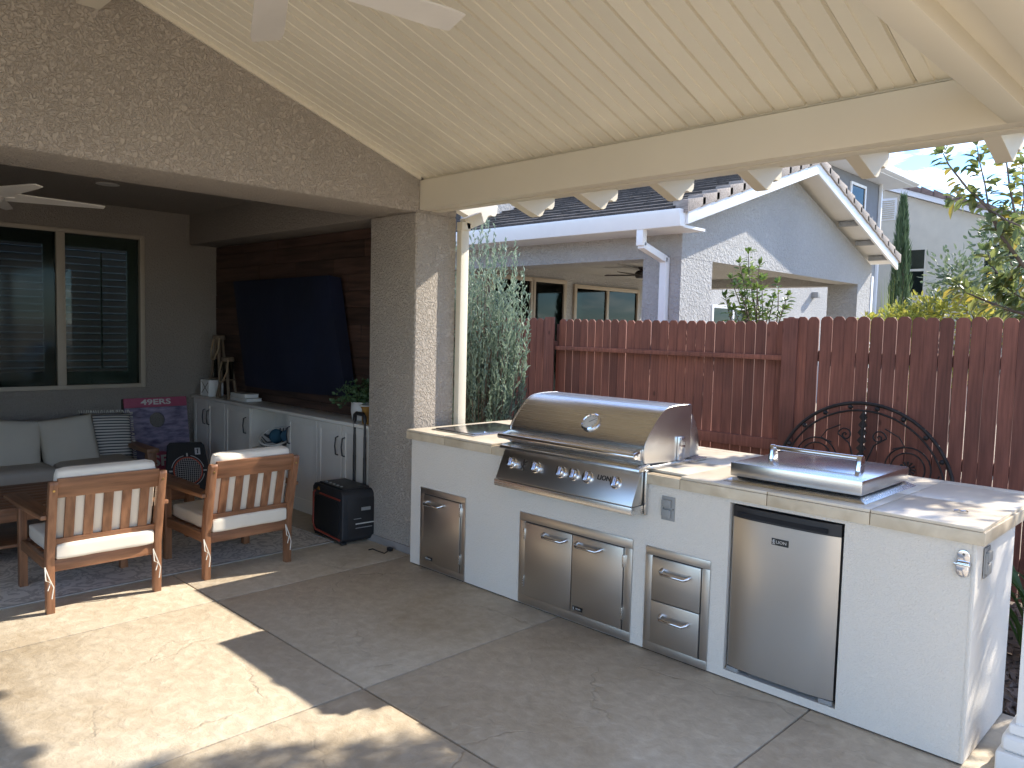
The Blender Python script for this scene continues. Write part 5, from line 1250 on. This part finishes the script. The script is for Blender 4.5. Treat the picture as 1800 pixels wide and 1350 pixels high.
# crown above and to the right of the view
for i in range(30):
    a = ru(0, 6.283); rad = ru(.2, 1.05); top = Vector((4.0 + math.cos(a) * rad - .15, 3.2 + math.sin(a) * rad * .8, ru(2.5, 4.2)))
    if top.x < 3.35 and top.z < 3.3: top.x += .8
    m = fork.lerp(top, .5) + rv(.12) + Vector((0, 0, .15)); limb([fork.lerp(m, .3), m, top.lerp(m, .4) + rv(.06), top], .014, .003, 26)
for i in range(20):
    top = Vector((ru(2.75, 3.9), ru(2.8, 3.4), ru(3.35, 4.1))); m = Vector((3.9, 3.2, 2.6)).lerp(top, .5) + rv(.1); limb([Vector((3.95, 3.2, 2.3)), m, top], .010, .003, 34)
put('leaves', g.raw('leaves', m_plum), T); put('yellow_leaves', gy.raw('yellow_leaves', m_plumy), T); wd.build('trunk', m_bark, T, smooth=60)

# citrus shrub behind the fence
T = thing('citrus_shrub', 'glossy green citrus shrub rising over the middle of the fence', 'shrub', (.75, 3.7, -.13))
wd = MB(); g = MB(); tb = Vector((.72, 3.72, -.13)); fk = Vector((.70, 3.70, 1.0)); wd.tube([tb, fk], [.03, .022], 8)
for (a, b, dy) in ((1315, 442, 0), (1300, 462, .1), (1335, 465, -.1), (1285, 490, .1), (1340, 490, .15), (1275, 520, 0), (1322, 475, .2), (1305, 520, -.1), (1368, 497, .05), (1360, 525, .1), (1350, 540, -.1), (1385, 520, 0), (1318, 545, .1), (1290, 545, -.1), (1378, 545, .1), (1310, 480, .25), (1295, 500, -.15), (1330, 505, -.2)):
    top = on(a, b, 1, 3.6 + dy); m = fk.lerp(top, .55) + rv(.05); limb([fk, m, m.lerp(top, .6) + rv(.03), top], .010, .003, 46, .075, .05)
put('leaves', g.raw('leaves', m_citrus), T); wd.build('trunk', m_bark, T, smooth=60)

# cypress
T = thing('italian_cypress', 'slim dark columnar cypress in front of the cream house', 'tree', (-.9, 12, -.13))
g = MB(); a_ = on(1588, 352, 1, 12.0); b_ = on(1590, 560, 1, 12.0); cxp = (a_.x + b_.x) / 2
for i in range(5200):
    f = rnd() ** .8; z = .2 + (a_.z - .2) * f; wr = .25 * (1 - f) ** .55 * min(1, .55 + f * 2); wr = max(.02, wr)
    an = ru(0, 6.283); r_ = wr * math.sqrt(ru(.35, 1)) * (1 + .25 * math.sin(7 * an + 9 * f))
    q = Vector((cxp + (a_.x - cxp) * f + math.cos(an) * r_, 12 + math.sin(an) * r_, z)); d_ = Vector((math.cos(an) * .25, math.sin(an) * .25, 1)).normalized() * ru(.08, .2)
    s = d_.cross(rv()).normalized() * .012; g.add([q - s, q + s, q + d_], [(0, 1, 2)])
put('crown', g.raw('crown', m_cyp), T); MB().tube([(cxp, 12, -.13), (cxp, 12, a_.z * .8)], [.06, .01], 6).build('trunk', m_bark, T)

# grasses and yellow shrubs beyond the fence
def grass(name, label, c, h, spread, n, mt, wd_=.012):
    T = thing(name, label, 'shrub' if 'shrub' in name else 'grass clump', (c[0], c[1], -.13)); g = MB()
    for i in range(n):
        a = ru(0, 6.283); L_ = h * ru(.6, 1.08); o = spread * math.sqrt(rnd()); pp = []
        for k in range(5):
            f = k / 4; pp.append(Vector((c[0] + math.cos(a) * o * (.12 + f ** 1.6), c[1] + math.sin(a) * o * (.12 + f ** 1.6), -.13 + L_ * (1.25 * f - .30 * f * f * (1 + o / spread)))))
        s = Vector((-math.sin(a), math.cos(a), 0)) * wd_
        vs = []
        for k, q in enumerate(pp): w_ = s * (1 - k / 4.2); vs += [q - w_, q + w_]
        g.add(vs, [(2 * k, 2 * k + 1, 2 * k + 3, 2 * k + 2) for k in range(4)])
    put('blades', g.raw('blades', mt), T); 
    MB().lathe([(spread * .12, 0), (spread * .10, .15), (.02, .2)], (c[0], c[1], -.13), (0, 0, 1), 10).build('crown_base', m_strap, T, smooth=60)
def bush(name, label, c, rx, ry, z0, z1, n, mt, L_=.08, trunk=True):
    T = thing(name, label, 'shrub', (c[0], c[1], -.13)); g = MB(); wd = MB()
    cl = []
    for i in range(26):
        q = Vector((c[0] + ru(-1, 1) * rx * .8, c[1] + ru(-1, 1) * ry * .8, z0 + (z1 - z0) * ru(.1, .95))); cl.append(q); wd.tube([(c[0], c[1], -.13), (Vector((c[0], c[1], z0)) * .6 + q * .4), q], [.018, .010, .003], 4)
    for i in range(n):
        q = random.choice(cl); p = q + rv(1).normalized() * (ru(.05, .24)) * (rx / .6); d_ = (p - q).normalized() + Vector((0, 0, .3)) + rv(.5)
        leaf(g, p, d_, rv(), L_ * ru(.6, 1.3), L_ * .38)
    put('leaves', g.raw('leaves', mt), T); wd.build('stems', m_bark, T)
def fx(a, b, y): q = on(a, b, 1, y); return q
q = fx(1565, 540, 6.5); grass('arching_grass', 'arching green grass clump at the cypress foot beside the porch', (q.x, 6.5), q.z + .62, .55, 420, m_grassy)
q = fx(1612, 560, 7.4); grass('arching_grass', 'pale arching grass clump between cypress and yellow shrub', (q.x, 7.4), q.z + .75, .75, 460, leafmat('pale_grass_leaf', (.28, .33, .17), (.45, .48, .30), .4))
q = fx(1668, 520, 6.6); bush('yellow_shrub', 'bright yellow green shrub over the fence below the cream house', (q.x, 6.6), .55, .5, 1.2, 2.12, 2800, m_yell, .085)
q = fx(1545, 545, 6.0); bush('yellow_shrub', 'yellow green shrub hugging the corner of the grey porch', (q.x + .02, 6.4), .30, .4, 1.3, 2.15, 1300, m_yell, .07)
q = fx(1745, 520, 7.0); bush('grey_green_shrub', 'grey green shrub behind the young tree', (q.x, 7.0), .75, .6, 1.4, 2.6, 2400, leafmat('olive_leaf', (.10, .15, .08), (.24, .30, .18), .3), .08)
q = fx(1790, 480, 9.0); bush('grey_green_shrub', 'tall dull green shrub against the cream house window', (q.x + .25, 9.0), .8, .7, 1.6, 3.3, 2400, leafmat('dull_leaf', (.07, .12, .06), (.17, .23, .12), .3), .10)
# strap-leaved plant and bark chips behind the island end
q = on(1800, 1080, 1, 1.55)
T = thing('strap_leaf_plant', 'dark strap-leaved plant in the bed behind the island end', 'plant', (3.42, 1.6, -.13)); g = MB()
for i in range(70):
    a = ru(0, 6.283); L_ = ru(.5, .95); pp = []; c = Vector((3.45 + ru(-.12, .12), 1.62 + ru(-.12, .12), -.13))
    for k in range(7): f = k / 6; pp.append(c + Vector((math.cos(a) * L_ * .55 * f, math.sin(a) * L_ * .5 * f, L_ * (1.5 * f - .85 * f * f))))
    s = Vector((-math.sin(a), math.cos(a), 0)) * .016; vs = []
    for k, p_ in enumerate(pp): w_ = s * (1 - (k / 6.3) ** 3); vs += [p_ - w_, p_ + w_]
    g.add(vs, [(2 * k, 2 * k + 1, 2 * k + 3, 2 * k + 2) for k in range(6)])
put('leaves', g.raw('leaves', m_strap), T); MB().lathe([(.06, 0), (.05, .08), (.02, .12)], (3.45, 1.62, -.13), (0, 0, 1), 10).build('crown_base', m_strap, T)
g = MB()
for i in range(2600):
    c = Vector((ru(2.2, 4.6), ru(.64, 2.66), -.13 + ru(.0, .03))); m3 = Matrix.Rotation(ru(0, 6.3), 3, 'Z') @ Matrix.Rotation(ru(-.6, .6), 3, 'X') @ Matrix.Rotation(ru(-.5, .5), 3, 'Y'); a, b, d_ = ru(.015, .05), ru(.008, .02), ru(.004, .010)
    vs = [c + m3 @ Vector((x * a, y * b, z * d_)) for x in (-1, 1) for y in (-1, 1) for z in (-1, 1)]
    g.add(vs, [(0, 1, 3, 2), (4, 6, 7, 5), (0, 4, 5, 1), (2, 3, 7, 6), (0, 2, 6, 4), (1, 5, 7, 3)])
o = put('bark_mulch', g.raw('bark_mulch', m_chip)); stuff(o); tag(o, 'dark bark mulch covering the bed behind the island', 'mulch')
